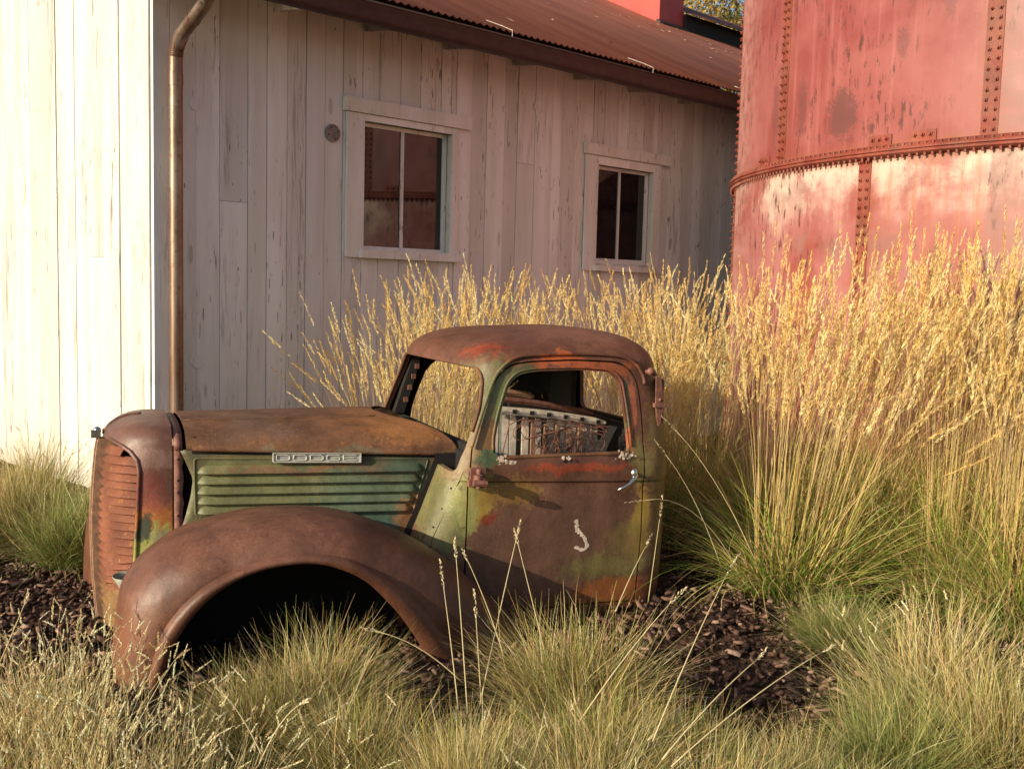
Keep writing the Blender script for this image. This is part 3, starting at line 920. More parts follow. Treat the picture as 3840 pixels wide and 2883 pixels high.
VC = .70      # centre plane
def interp(x, xs, ys): return float(np.interp(x, xs, ys))
def cab_uf(w): return interp(w, [-.05, .03, .40, .55, .72, .85, 1.12, 1.2], [-.72, -.70, -.60, -.53, -.465, -.43, -.345, -.33])
def cab_ur(w): return interp(w, [-.05, .3, .67, .9, 1.05, 1.12, 1.2], [.60, .61, .615, .61, .60, .59, .58])
def cab_vn(w):
    v = interp(w, [-.05, .03, .12, .30, .55, .632, .640, .69, .74, .78, .9, 1.0, 1.12, 1.2], [.035, .022, .010, .004, .0, .0, -.008, -.010, -.004, .008, .030, .052, .086, .10])
    return v
def ring(uf, ur, vn, vf, rf, rr, bf, br, bs):
    # near side from front to rear, rear, far side back, front : rounded rectangle with slight bulges
    pts = []
    def arc(cx, cy, r, a0, a1, n):
        for k in range(n):
            a = a0 + (a1 - a0) * k / n
            pts.append((cx + r * math.cos(a), cy + r * math.sin(a)))
    L = ur - uf; W = vf - vn
    n_side, n_c, n_f = 40, 9, 26
    for k in range(n_side):
        s = k / n_side; pts.append((uf + rf + (L - rf - rr) * s, vn - bs * math.sin(math.pi * s)))
    arc(ur - rr, vn + rr, rr, -math.pi / 2, 0, n_c)
    for k in range(n_f):
        s = k / n_f; pts.append((ur + br * math.sin(math.pi * s), vn + rr + (W - 2 * rr) * s))
    arc(ur - rr, vf - rr, rr, 0, math.pi / 2, n_c)
    for k in range(n_side):
        s = k / n_side; pts.append((ur - rr - (L - rf - rr) * s, vf + bs * math.sin(math.pi * s)))
    arc(uf + rf, vf - rf, rf, math.pi / 2, math.pi, n_c)
    for k in range(n_f):
        s = k / n_f; pts.append((uf - bf * math.sin(math.pi * s), vf - rf - (W - 2 * rf) * s))
    arc(uf + rf, vn + rf, rf, math.pi, 1.5 * math.pi, n_c)
    return pts
def cab_rings():
    rings = []
    ws = [-.05, .0, .03, .07, .12, .2, .3, .4, .5, .58, .625, .632, .640, .65, .67, .69, .71, .74, .78, .82, .86, .9, .95, 1.0, 1.05, 1.09, 1.12]
    for w in ws:
        vn = cab_vn(w)
        rf = interp(w, [0, .55, .72, 1.12], [.16, .13, .10, .11]); rr = interp(w, [0, 1.0, 1.12], [.14, .14, .16])
        bf = interp(w, [0, .7, .85, 1.12], [.0, .01, .05, .085]); br = interp(w, [0, .8, 1.12], [.01, .02, .05])
        tilt = interp(w, [.4, .58, .69, .80], [0, 1, 1, 0])
        rings.append([(u, v, w - .04 * tilt * u) for u, v in ring(cab_uf(w), cab_ur(w), vn, 2 * VC - vn, rf, rr, bf, br, .012)])
    base = rings[-1]; cx, cy = .13, VC
    H = .177
    for i in range(1, 22):
        ph = (math.pi / 2) * i / 22
        s = math.cos(ph) ** .56; h = math.sin(ph) ** 1.0
        rings.append([(cx + (p[0] - cx) * s, cy + (p[1] - cy) * s, 1.12 + H * h + .032 * (p[0] - .13) * s * h) for p in base])
    return rings
rg = cab_rings()
mb = MB(); nr = len(rg[0])
V = [p for r in rg for p in r] + [(.13, VC, 1.2975)]
F = []
for i in range(len(rg) - 1):
    for k in range(nr):
        k2 = (k + 1) % nr; F.append((i * nr + k, i * nr + k2, (i + 1) * nr + k2, (i + 1) * nr + k))
top = (len(rg) - 1) * nr
for k in range(nr): F.append((top + k, top + (k + 1) % nr, len(V) - 1))
cab = mesh_obj('cab', V, F, MAT['cab_patina'], truck)
cab.data.materials.append(MAT['inner_dark'])  # inner faces blackened to paint the shade inside the cab
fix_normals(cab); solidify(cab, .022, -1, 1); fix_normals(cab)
door_poly = [(-.42, .66), (-.405, .77), (-.366, .90), (-.305, 1.035), (-.255, 1.115), (-.195, 1.155), (-.10, 1.168), (.12, 1.175), (.33, 1.165), (.395, 1.135), (.432, 1.07), (.440, .96), (.443, .70), (.444, .37), (.428, .045), (.215, .055), (-.43, .055), (-.425, .39)]
door_poly = round_poly(door_poly, [.05] * 12 + [.02] * 6, 4)
def inset(poly, d):
    n = len(poly); A = sum(poly[i][0] * poly[(i + 1) % n][1] - poly[(i + 1) % n][0] * poly[i][1] for i in range(n)) / 2
    s = 1 if A > 0 else -1; out = []
    for i in range(n):
        a = np.array(poly[i - 1]); b = np.array(poly[i]); c = np.array(poly[(i + 1) % n])
        d1 = b - a; d2 = c - b; d1 = d1 / (np.linalg.norm(d1) + 1e-9); d2 = d2 / (np.linalg.norm(d2) + 1e-9)
        nn = np.array([-(d1[1] + d2[1]), d1[0] + d2[0]]); nn /= np.linalg.norm(nn) + 1e-9
        out.append(tuple(b + s * nn * d))
    return out
win_poly = round_poly([(-.292, .755), (-.292, .83), (-.262, .945), (-.212, 1.065), (-.165, 1.108), (-.08, 1.122), (.12, 1.127), (.29, 1.115), (.335, 1.075), (.350, .92), (.362, .752)], [.02, .03, .05, .05, .05, .05, .05, .05, .05, .05, .03], 4)
shell_copy = dup_mesh(cab, 'door')
c1 = cutter(door_poly, 'y', -.3, .32); boolean(cab, c1); kill(c1)
c1 = cutter(inset(door_poly, .008), 'y', -.3, .32); boolean(shell_copy, c1, 'INTERSECT'); kill(c1)
c1 = cutter(win_poly, 'y', -.3, .4); boolean(shell_copy, c1); kill(c1)
far_poly = round_poly([(-.27, .10), (-.27, .82), (-.20, 1.04), (-.12, 1.10), (.20, 1.10), (.27, 1.04), (.28, .10)], .05, 4)
c1 = cutter(far_poly, 'y', 1.1, 1.8); boolean(cab, c1); kill(c1)
ws_poly = round_poly([(.034, .69), (.058, .95), (.128, 1.132), (VC, 1.148), (1.245, 1.125), (1.295, 1.0), (1.305, .80), (1.10, .79), (.60, .79), (.35, .70)], [.03, .1, .07, .3, .07, .1, .03, .1, .1, .05], 6)
c1 = cutter(ws_poly, 'x', -.9, -.12); boolean(cab, c1); kill(c1)
rw_poly = round_poly([(.36, .84), (.36, 1.09), (1.04, 1.09), (1.04, .84)], .06, 5)
c1 = cutter(rw_poly, 'x', .45, .9); boolean(cab, c1); kill(c1)
sharpen(cab.data, 38); sharpen(shell_copy.data, 38)
door = shell_copy
tag(door, label='near door with rust and orange paint, empty window opening and chrome handle')
tag(cab, label='rusty cab shell with open windscreen')

def vside(u, w):
    uf, ur = cab_uf(w) + .15, cab_ur(w) - .14
    s = min(1, max(0, (u - uf) / (ur - uf)))
    return cab_vn(w) - .012 * math.sin(math.pi * s)
# drip rail over the door
rail = [(-.405, .80), (-.345, .955), (-.285, 1.085), (-.235, 1.145), (-.17, 1.180), (-.08, 1.192), (.12, 1.198), (.34, 1.188), (.42, 1.155), (.458, 1.10), (.462, 1.06)]
rail = smooth_poly(rail, 5, False)
def vroof(u, w):
    if w <= 1.12: return vside(u, w)
    h = min(1, (w - 1.12) / .182); s = math.cos(math.asin(h)) ** .56
    return VC - (VC - vside(u, 1.12)) * s
mb = MB(); mb.tube([(u, vroof(u, w) - .008, w) for u, w in rail], .0085, 8)
mb.build('drip_rail', MAT['cab_patina'], cab, True)
# flange round the windscreen opening
def ufront(v, w):
    if v > VC: v = 2 * VC - v
    rf = interp(w, [0, .55, .72, 1.12], [.16, .13, .10, .11]); vn = cab_vn(w); bf = interp(w, [0, .7, .85, 1.12], [.0, .01, .05, .085])
    if v < vn + rf: return cab_uf(w) + rf - math.sqrt(max(0, rf * rf - (vn + rf - v) ** 2))
    return cab_uf(w) - bf * math.sin(math.pi * (v - vn - rf) / (2 * VC - 2 * vn - 2 * rf))
mb = MB(); P = [(v, w) for v, w in inset(ws_poly, -.003) if w > .80 or v < .09]
P = [p for p in P if not (p[1] < .80 and p[0] > .2)]
P.sort(key=lambda p: math.atan2(p[1] - .85, p[0] - VC))
P = [p for p in P if p[1] > .76]
P = sorted(P, key=lambda p: -math.atan2(p[1] - .60, p[0] - VC))
mb.tube([(ufront(v, min(w, 1.12)) - .002 + max(0, w - 1.12) * .8, v, w) for v, w in P], .009, 8)
mb.build('windscreen_flange', MAT['hood_rust'], cab, True)
# window surround bead on the door
mb = MB(); wp = inset(win_poly, -.012)
mb.tube([(u, vside(u, w) - .002, w) for u, w in wp if w > .77], .006, 6)
mb.build('window_bead', MAT['cab_patina'], door, True)
# sill lip
mb = MB(); mb.prism([(-.012, .742), (.03, .748), (.03, .756), (-.006, .762), (-.016, .752)], 'x', -.285, .355); mb.build('window_sill', MAT['hood_rust'], door)
# paint flakes at the sill corners and the scraped mark
mb = MB()
def flake(cu, cw, n, su, sw, s_=1):
    for k in range(n):
        u = cu + random.gauss(0, su); w = cw + random.gauss(0, sw); s = random.uniform(.004, .011)
        v = vside(u, w) - .0125 - random.random() * .004 if abs(w - .75) < .012 else vside(u, w) - .003
        m = random.randint(5, 7); P = [(u + s * random.uniform(.5, 1.2) * math.cos(6.283 * j / m), v - random.random() * .002, w + s * random.uniform(.5, 1.2) * math.sin(6.283 * j / m)) for j in range(m)]
        mb.add(P, [tuple(range(m))])
for fa in ((-.275, .742, 16, .012, .012), (.335, .742, 20, .022, .008), (-.225, .737, 8, .012, .006), (.05, .742, 4, .02, .003)):
    mb = MB(); flake(*fa); mb.build('paint_flake', MAT['paint_flake'], door)
mb = MB()
pts = [(.098, .455), (.103, .437), (.104, .415), (.120, .40), (.134, .38), (.148, .365), (.156, .345), (.150, .325), (.130, .318), (.112, .328), (.100, .332)]
P2 = smooth_poly(pts, 3, False)
for (u, w) in P2:
    for k in range(5):
        uu = u + random.gauss(0, .004); ww = w + random.gauss(0, .003); s = random.uniform(.003, .008); m = 6
        mb.add([(uu + s * random.uniform(.5, 1.2) * math.cos(6.283 * j / m), vside(uu, ww) - .0012 - random.random() * .0008, ww + s * random.uniform(.5, 1.2) * math.sin(6.283 * j / m)) for j in range(m)], [tuple(range(m))])
mb.build('scrape_mark', MAT['paint_flake'], door)
# lock hole
mb = MB(); mb.tube([(.03, vside(.03, .732) - .004, .728), (.03, vside(.03, .732) - .0015, .728)], .008, 10); mb.build('lock_hole', MAT['inner_dark'], door)
# centre seam of the door
# handle
hb = MB(); hb.ball((.362, -.052, .665), .020, 14, 10, (.85, .8, 1.25)); hb.tube([(.362, -.05, .665), (.362, -.008, .665)], .009, 10)
hb.tube([(.372, -.058, .660), (.355, -.064, .640), (.330, -.066, .618), (.300, -.063, .603), (.278, -.058, .592)], [.011, .010, .0085, .008, .006], 10)
hb.build('handle', MAT['chrome'], door, True)
# mirror bracket and hinge
mb = MB()
mb.box((-.415, -.022, .655), (-.345, -.006, .715)); mb.box((-.425, -.035, .635), (-.395, -.006, .665))
mb.tube([(-.385, -.045, .63), (-.385, -.045, .715)], .012, 10); mb.tube([(-.365, -.03, .685), (-.40, -.075, .68)], .011, 8)
mb.tube([(-.40, -.075, .672), (-.40, -.075, .694)], .020, 12); mb.ball((-.355, -.028, .64), .014)
mb.tube([(-.40, -.06, .665), (-.375, -.09, .645), (-.372, -.11, .65)], .008, 6)
mb.tube([(-.43, -.10, .665), (-.37, -.105, .66)], .014, 8)
mb.build('mirror_bracket', MAT['bracket_rust'], door, angle=40)
# hinge and strap on the rear quarter
mb = MB()
vq = lambda u, w: .02 + vroof(min(u, .47), w) + max(0, u - .47) ** 2 * 4
mb.tube([(.47, .07, 1.115), (.50, .05, 1.125), (.515, .055, 1.10)], .010, 8); mb.ball((.485, .05, 1.12), .019)
mb.prism([(.505, 1.10), (.530, 1.095), (.545, 1.0), (.548, .955), (.535, .88), (.525, .865), (.515, .90), (.508, .96)], 'y', .028, .036)
mb.box((.50, .02, .955), (.555, .045, .975)); mb.ball((.528, .026, .99), .008)
mb.build('hinge', MAT['bracket_rust'], cab, angle=40)
# floor, light-blocking kick panel, and near-black lining added to paint the cab's shade
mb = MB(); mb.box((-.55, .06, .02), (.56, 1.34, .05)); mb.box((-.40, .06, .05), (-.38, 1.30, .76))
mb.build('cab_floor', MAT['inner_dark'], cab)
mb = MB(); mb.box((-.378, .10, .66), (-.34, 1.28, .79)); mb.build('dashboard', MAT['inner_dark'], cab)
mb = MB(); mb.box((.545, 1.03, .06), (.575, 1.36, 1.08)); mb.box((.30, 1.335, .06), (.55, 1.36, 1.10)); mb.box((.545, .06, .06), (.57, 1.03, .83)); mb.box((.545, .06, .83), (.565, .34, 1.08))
mb.build('cab_shade_lining', MAT['inner_dark'], cab)
mb = MB(); mb.prism([(-.40, .80), (-.30, 1.10), (-.255, 1.10), (-.345, .80)], 'y', 1.25, 1.30); pc = mb.build('pillar_channel', MAT['inner_dark'], cab)
for w_ in (.86, .925, .985, 1.04):
    mb = MB(); uu = -.40 + (w_ - .80) / 3 + .03; mb.box((uu, 1.238, w_), (uu + .022, 1.25, w_ + .026)); mb.build('clip', MAT['bracket_rust'], pc)
P_ = [(-.20 + .07 * math.cos(a), .36 + .19 * math.sin(a), .80 + .12 * math.cos(a)) for a in np.linspace(0, 2 * math.pi, 28)[:-1]]
# seat: slatted back with loose rails and coil springs
seat = empty('seat_back'); seat.parent = truck
seat.location = (0, 0, 0)
sx0, sx1, sv = -.12, .43, .42
def slat(k, u, col, w_):
    mb = MB(); lean = .03
    top_ = .885 - .10 * (u - sx0) ; bot = .52
    mb.prism([(u - w_ / 2, bot), (u - w_ / 2, top_ - .02), (u - w_ * .3, top_), (u + w_ * .3, top_), (u + w_ / 2, top_ - .02), (u + w_ / 2, bot)], 'y', sv, sv + .012)
    return mb.build('slat', MAT[col], seat)
us = [-.10, -.045, .02, .085, .15, .21, .27, .33, .39]
for k, u in enumerate(us): slat(k, u, 'cream_paint', .062 if k == 0 else .034)
for k, u in enumerate((.05, .118, .18, .24, .30)):
    mb = MB(); mb.prism([(u - .014, .52), (u - .010, .86 - .1 * (u + .1)), (u + .010, .86 - .1 * (u + .1)), (u + .014, .52)], 'y', sv - .03, sv - .018)
    mb.build('rusty_slat', MAT['brown_wood'], seat)
def rail_obj(name, p0, p1, h, d, mat, holes_=0):
    mb = MB(); p0 = Vector(p0); p1 = Vector(p1)
    n = 24; rows = []
    for i in range(n + 1):
        s = i / n; p = p0.lerp(p1, s); p.z += .010 * math.sin(math.pi * s)
        hh = h * (1 - .5 * max(0, abs(s - .5) * 2 - .85) / .15)
        rows.append([(p.x, p.y + d, p.z - hh / 2), (p.x, p.y, p.z - hh / 2), (p.x, p.y - .008, p.z), (p.x, p.y, p.z + hh / 2), (p.x, p.y + d, p.z + hh / 2), (p.x, p.y + d, p.z - hh / 2)])
    mb.grid(rows)
    o = mb.build(name, MAT[mat], seat)
    if holes_:
        for i in range(holes_):
            m2 = MB(); s = (i + .5) / holes_; p = p0.lerp(p1, s); m2.box((p.x - .010, p.y - .0095, p.z + .010 * math.sin(math.pi * s) - h * .26), (p.x + .010, p.y - .004, p.z + .010 * math.sin(math.pi * s) + h * .26))
            m2.build('rail_slot', MAT['inner_dark'], o)
    return o
rail_obj('top_rail', (-.20, .36, .918), (.44, .40, .835), .036, .03, 'cream_paint', 7)
rail_obj('upper_rail', (-.10, .50, .952), (.43, .52, .865), .028, .05, 'bracket_rust', 0)
rail_obj('lower_rail', (.0, .40, .882), (.46, .40, .812), .018, .02, 'bracket_rust', 0)
rail_obj('back_board', (-.12, .54, .975), (.12, .56, .955), .03, .03, 'brown_wood', 0)
mb = MB()
for k in range(22):
    cu = random.uniform(-.10, .40); cw = random.uniform(.70, .83); r = random.uniform(.025, .042); a0 = random.random() * 6
    tl = random.uniform(-.5, .5)
    mb.tube([(cu + r * math.cos(a) * math.cos(tl), .34 + r * math.cos(a) * math.sin(tl) + .004 * a, cw + r * 1.15 * math.sin(a)) for a in np.linspace(a0, a0 + 9, 22)], .0017, 5)
mb.tube([(-.135, .33, .70), (-.10, .33, .85), (-.04, .33, .872), (.10, .33, .86), (.25, .33, .845), (.40, .33, .80)], .003, 6)
mb.tube([(-.02, .32, .78), (.08, .32, .80), (.20, .31, .83), (.28, .31, .84)], .004, 6)
mb.tube([(.12, .32, .85), (.25, .32, .815), (.38, .32, .79)], .0025, 6)
mb.build('coil_spring', MAT['bracket_rust'], seat)
# hinge pillar seen through the door window
mb = MB(); mb.prism([(-.232, .70), (-.232, .86), (-.205, .99), (-.192, .99), (-.208, .86), (-.208, .70)], 'y', .20, .215); mb.build('door_jamb', MAT['cream_paint'], cab)
mb = MB(); mb.box((-.275, .22, .66), (-.243, .23, .83)); mb.box((-.200, .20, .66), (-.190, .215, .95)); mb.build('jamb_channel', MAT['green_grey'], cab)

# ------------------------------------------------------------------ hood
def hood_sec(u):
    # belt height, half-width plane v0, centre height, at u
    wb = interp(u, [-1.60, -.38], [.785, .737]); v0 = interp(u, [-1.60, -.38], [.325, .235]); wc = interp(u, [-1.60, -.38], [.880, .888])
    return wb, v0, wc
def KP(a):
    if a < .60: return 1 - .09 * (a / .60) ** 2.2
    t = (a - .60) / .40
    return .91 * (1 - (.30 * t + .70 * (1 - math.sqrt(max(0., 1 - t ** 3.2)))))
def hood_pt(u, s):
    wb, v0, wc = hood_sec(u)
    v = VC - (VC - v0) * s
    a = min(1., abs(s))
    w = wb + (wc - wb) * KP(a)
    return (u, v, max(w, wb - .004))
S = np.concatenate([-np.sin(np.linspace(math.pi / 2, 0, 30)), np.sin(np.linspace(0, math.pi / 2, 30))[1:]])
rows = []
for i in range(40):
    row = []
    for s in S:
        uend = -.385 - .27 * (1 - abs(s) ** 2.2)
        u = -1.558 + (uend + 1.558) * (i / 39)
        row.append(hood_pt(u, s))
    rows.append(row)
mb = MB(); mb.grid(rows)
# down-turned lip and belt moulding along both edges
hood = mb.build('hood', MAT['hood_rust'], truck, True); solidify(hood, .006, 1); sharpen(hood.data, 40)
tag(hood, label='rust brown hood top with orange lichen-like spots')
for sg, nm in ((1, 'hood_moulding'), (-1, 'hood_moulding')):
    mb = MB(); rows = []
    for u in np.linspace(-1.535, -.392, 30):
        wb, v0, wc = hood_sec(u); vv = VC - (VC - v0) * sg; e = min(1, (u + 1.535) / .05, (-.392 - u) / .02 + .3)
        rows.append([(u, vv, wb + .016), (u, vv - sg * .010 * e, wb + .010), (u, vv - sg * .013 * e, wb), (u, vv - sg * .010 * e, wb - .008), (u, vv + sg * .004, wb - .008)])
    mb.grid(rows); mb.build(nm, MAT['hood_rust'], hood, True)
    mb = MB(); mb.grid([[(u, VC - (VC - hood_sec(u)[1] - .0015) * sg, hood_sec(u)[0] - dz) for dz in (.006, .020)] for u in np.linspace(-1.535, -.395, 20)]); mb.build('hood_edge_shadow', MAT['inner_dark'], hood)  # dark strip painted as the shadow under the hood's overhanging edge
# crease of the hood hinge
mb = MB(); mb.tube([tuple(np.array(hood_pt(u, .42)) + (0, 0, .001)) for u in np.linspace(-1.55, -.70, 20)], .0035, 6); mb.build('hood_hinge', MAT['hood_rust'], hood, True)
# cowl panel between hood and windscreen
rows = []
for s in np.linspace(-1, 1, 41):
    uend = -.385 - .27 * (1 - abs(s) ** 2.2)
    row = []
    for k in range(8):
        q = k / 7
        a = hood_pt(uend + .012, s * .985); u1 = -.44 - .05 * (1 - s * s)
        wq = a[2] - .012 + (.838 - .07 * abs(s) ** 3 - a[2]) * q - .012 * q
        row.append((a[0] + (max(u1, a[0] + .02) - a[0]) * q, a[1], min(wq, a[2] - .008)))
    rows.append(row)
mb = MB(); mb.grid(rows); cw_ = mb.build('cowl_top', MAT['fender_rust'], truck, True); solidify(cw_, .004)
# side panels
def side_panel(sg):
    def vv(u, out=0.):
        wb, v0, wc = hood_sec(u); v = v0 + .006 - out
        return v if sg > 0 else 2 * VC - v
    poly = [(-1.585, .775), (-1.50, .782), (-.392, .735), (-.40, .70), (-.575, .36), (-.60, .28), (-1.56, .28), (-1.60, .40), (-1.565, .50), (-1.535, .655), (-1.555, .72)]
    # grid clipped to polygon by building strips between front and rear edges
    rows = []
    fe = [(.781, -1.583), (.73, -1.56), (.655, -1.53), (.58, -1.54), (.50, -1.560), (.42, -1.585), (.36, -1.60), (.20, -1.60)]
    re = [(.735, -.392), (.66, -.425), (.50, -.505), (.36, -.575), (.20, -.65)]
    for t_ in np.linspace(0, 1, 26):
        wf = .781 - .581 * t_; wr = .735 - .535 * t_
        uf = interp(-wf, [-a for a, _ in fe], [b for _, b in fe]); ur = interp(-wr, [-a for a, _ in re], [b for _, b in re])
        rows.append([(uf + (ur - uf) * s, vv(uf + (ur - uf) * s), wf + (wr - wf) * s) for s in np.linspace(0, 1, 40)])
    mb = MB(); mb.grid(rows); p = mb.build('hood_side', MAT['hood_side_patina'], truck, True); solidify(p, .004, 0)
    tag(p, label='green and teal louvred side panel of the hood' if sg > 0 else None)
    # embossed frame
    mb = MB(); fr = round_poly([(-1.525, .742), (-.520, .716), (-.612, .385), (-1.52, .50)], [.012] * 4, 3)
    mb.tube([(u, vv(u, .002), w) for u, w in fr], .0045, 6, closed=True); mb.build('panel_bead', MAT['hood_side_patina'], p, True)
    lou = [(-1.512, -.542, .680, .667), (-1.512, -.556, .637, .622), (-1.512, -.569, .594, .577), (-1.512, -.582, .551, .533), (-1.512, -.598, .508, .490)]
    for (u0, u1, w0, w1) in lou:
        rows = []; n = 60; h = .034
        for i in range(n + 1):
            s = i / n; u = u0 + (u1 - u0) * s; wbm = w0 + (w1 - w0) * s - .002
            e = min(1, (s * (u1 - u0) / .045)); e = math.sqrt(max(0, 1 - (1 - e) ** 2)); e2 = min(1, (1 - s) * (u1 - u0) / .03); e2 = math.sqrt(max(0, 1 - (1 - e2) ** 2)); e = min(e, e2)
            row = []
            for k in range(9):
                q = k / 8; o = .021 * e * math.sin(q * math.pi / 2) ** 1.1
                row.append((u, vv(u, .0025 + o), wbm + h * (.15 + .85 * e) * (1 - q)))
            row.append((u, vv(u, .0025 + .012 * e), wbm - .0005)); row.append((u, vv(u, .003), wbm + .003))
            rows.append(row)
        mb = MB(); mb.grid(rows); mb.build('louver', MAT['hood_side_patina'], p, angle=50)
        mb = MB(); mb.grid([[(u0 + .012 + (u1 - u0 - .02) * s, vv(u0 + (u1 - u0) * s, .0032), w0 + (w1 - w0) * s - dz) for dz in (.0, .0065)] for s in np.linspace(0, 1, 12)])
        mb.build('louver_slot', MAT['inner_dark'], p)
    return p, vv
hp, vvn = side_panel(1)
hp2, _ = side_panel(-1)
# dark slit and light flange between the hood side and the cowl
mb = MB(); mb.grid([[(cab_uf(w) - .036, .222, w), (cab_uf(w) + .10, .222, w)] for w in np.linspace(.26, .745, 10)]); mb.build('cowl_gap', MAT['inner_dark'], truck)
def vcorner(u, w):
    rf = interp(w, [0, .55, .72, 1.12], [.16, .13, .10, .11]); uc = cab_uf(w) + rf
    if u > uc: return vside(u, w)
    return cab_vn(w) + rf - math.sqrt(max(0, rf * rf - (uc - u) ** 2))
mb = MB(); mb.grid([[(cab_uf(w) + du_, vcorner(cab_uf(w) + du_, w) - o_, w) for du_, o_ in ((.010, .0), (.010, .006), (.036, .006), (.036, .0))] for w in np.linspace(.30, .70, 12)]); fl_c = mb.build('cowl_flange', MAT['cab_patina'], truck)
for w_ in (.62, .53, .45): 
    mb = MB(); u_ = cab_uf(w_) + .023; v_ = vcorner(u_, w_) - .006; mb.tube([(u_, v_, w_), (u_ - .002, v_ - .0025, w_)], .004, 8); mb.build('bolt_hole', MAT['inner_dark'], fl_c)
# nameplate
bw = lambda u: .762 - (u + 1.2) * .026
mb = MB()
def quad_box(mb, u0, u1, w0, w1, o0, o1):
    V = []
    for o in (o0, o1):
        for (u, w) in ((u0, w0), (u1, w0), (u1, w1), (u0, w1)): V.append((u, vvn(u, o), w + bw(u)))
    mb.add(V, [(0, 1, 2, 3), (7, 6, 5, 4), (0, 4, 5, 1), (1, 5, 6, 2), (2, 6, 7, 3), (3, 7, 4, 0)])
quad_box(mb, -1.205, -.828, -.041, .0, .004, .020)
badge = mb.build('nameplate', MAT['badge_recess'], hp); tag(badge, label='pale rectangular nameplate reading DODGE')
mb = MB()
quad_box(mb, -1.205, -.828, -.003, .0005, .020, .026); quad_box(mb, -1.205, -.828, -.0415, -.038, .020, .026)
quad_box(mb, -1.2055, -1.201, -.038, -.003, .020, .026); quad_box(mb, -.832, -.8275, -.038, -.003, .020, .026)
mb.build('nameplate_border', MAT['badge_metal'], badge)
mb = MB()
LET = {'D': [((0, 0), (0, 1)), ((0, 1), (.85, 1)), ((.85, 1), (1, .8)), ((1, .8), (1, .2)), ((1, .2), (.85, 0)), ((.85, 0), (0, 0))],
       'O': [((.1, 0), (0, .2)), ((0, .2), (0, .8)), ((0, .8), (.1, 1)), ((.1, 1), (.9, 1)), ((.9, 1), (1, .8)), ((1, .8), (1, .2)), ((1, .2), (.9, 0)), ((.9, 0), (.1, 0))],
       'G': [((1, 1), (.1, 1)), ((.1, 1), (0, .8)), ((0, .8), (0, .2)), ((0, .2), (.1, 0)), ((.1, 0), (.9, 0)), ((.9, 0), (1, .2)), ((1, .2), (1, .5)), ((1, .5), (.55, .5))],
       'E': [((1, 1), (0, 1)), ((0, 1), (0, 0)), ((0, 0), (1, 0)), ((0, .5), (.85, .5))]}
for k, chh in enumerate('DODGE'):
    x0 = -1.190 + k * .0715; lw_, lh = .055, .022
    for (a, b) in LET[chh]:
        p = (x0 + a[0] * lw_, -.0315 + a[1] * lh); q = (x0 + b[0] * lw_, -.0315 + b[1] * lh)
        mb.tube([(p[0], vvn(p[0], .022), p[1] + bw(p[0])), (q[0], vvn(q[0], .022), q[1] + bw(q[0]))], .0029, 6)
mb.build('lettering', MAT['badge_metal'], badge)
# latch loop under the louvres
mb = MB(); mb.tube([(-1.42, vvn(-1.42, .014), .455), (-1.50, vvn(-1.5, .02), .470), (-1.555, vvn(-1.55, .02), .465), (-1.565, vvn(-1.56, .02), .445), (-1.55, vvn(-1.55, .016), .40)], .0075, 8)
mb.tube([(-1.535, vvn(-1.53, .014), .452), (-1.530, vvn(-1.53, .012), .415), (-1.52, vvn(-1.52, .010), .39)], .006, 8)
mb.build('hood_latch', MAT['bracket_rust'], hp, True)
mb = MB(); mb.prism([(-1.545, .45), (-1.50, .462), (-1.43, .452), (-1.50, .41), (-1.54, .39)], 'y', vvn(-1.5, .003) - .002, vvn(-1.5, .003)); mb.build('latch_recess', MAT['inner_dark'], hp)
# firewall and engine bay lining
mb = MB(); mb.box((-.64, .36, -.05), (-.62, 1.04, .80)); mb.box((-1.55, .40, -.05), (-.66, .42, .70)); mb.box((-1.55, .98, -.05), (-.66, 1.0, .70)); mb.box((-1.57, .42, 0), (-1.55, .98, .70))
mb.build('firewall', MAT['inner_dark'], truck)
# ------------------------------------------------------------------ radiator shell and grille
prof = [(-1.885, -.10), (-1.897, .05), (-1.908, .20), (-1.912, .35), (-1.911, .47), (-1.905, .58), (-1.897, .68), (-1.890, .745), (-1.882, .785), (-1.868, .820), (-1.845, .850), (-1.81, .872), (-1.765, .886), (-1.70, .892), (-1.65, .892), (-1.612, .890)]
prof = resample(smooth_poly(prof, 4, False), 70)
def gshape(s, n=2.3): return max(0., 1 - abs(s) ** n) ** (1 / n)
def shell_pt(up_, wp_, s, insetv=0.):
    v0 = .335 + insetv
    u = -1.612 + (up_ + 1.612) * gshape(s)
    v = VC - (VC - v0) * s
    if wp_ > .70:
        a = min(1., abs(s)); kk = KP(a); k = kk * .75 + .25 * (1 - a ** 6) ** (1 / 2.4)
        wt = .70 + (wp_ - .70) * (.42 + .58 * k)
    else: wt = wp_
    return (u, v, wt)
Ssh = np.sin(np.linspace(-math.pi / 2, math.pi / 2, 81)); Ssh = np.sign(Ssh) * np.abs(Ssh) ** .9
rows = [[shell_pt(p[0], p[1], s) for s in Ssh] for p in prof]
mb = MB(); mb.grid(rows); shell = mb.build('radiator_shell', MAT['shell_patina'], truck); fix_normals(shell); solidify(shell, .010, -1); fix_normals(shell)
gp = [(-2.3, -.3), (-1.772, -.3), (-1.764, .29), (-1.752, .527), (-1.745, .70), (-1.752, .745), (-1.775, .778), (-1.80, .793), (-1.84, .800), (-2.3, .802)]
c1 = cutter(round_poly(gp, [0, 0, .1, .1, .03, .02, .02, .02, .02, 0], 3), 'y', -.2, 2); boolean(shell, c1); kill(c1)
sharpen(shell.data, 40); tag(shell, label='domed radiator shell, brown above and lime green low down')
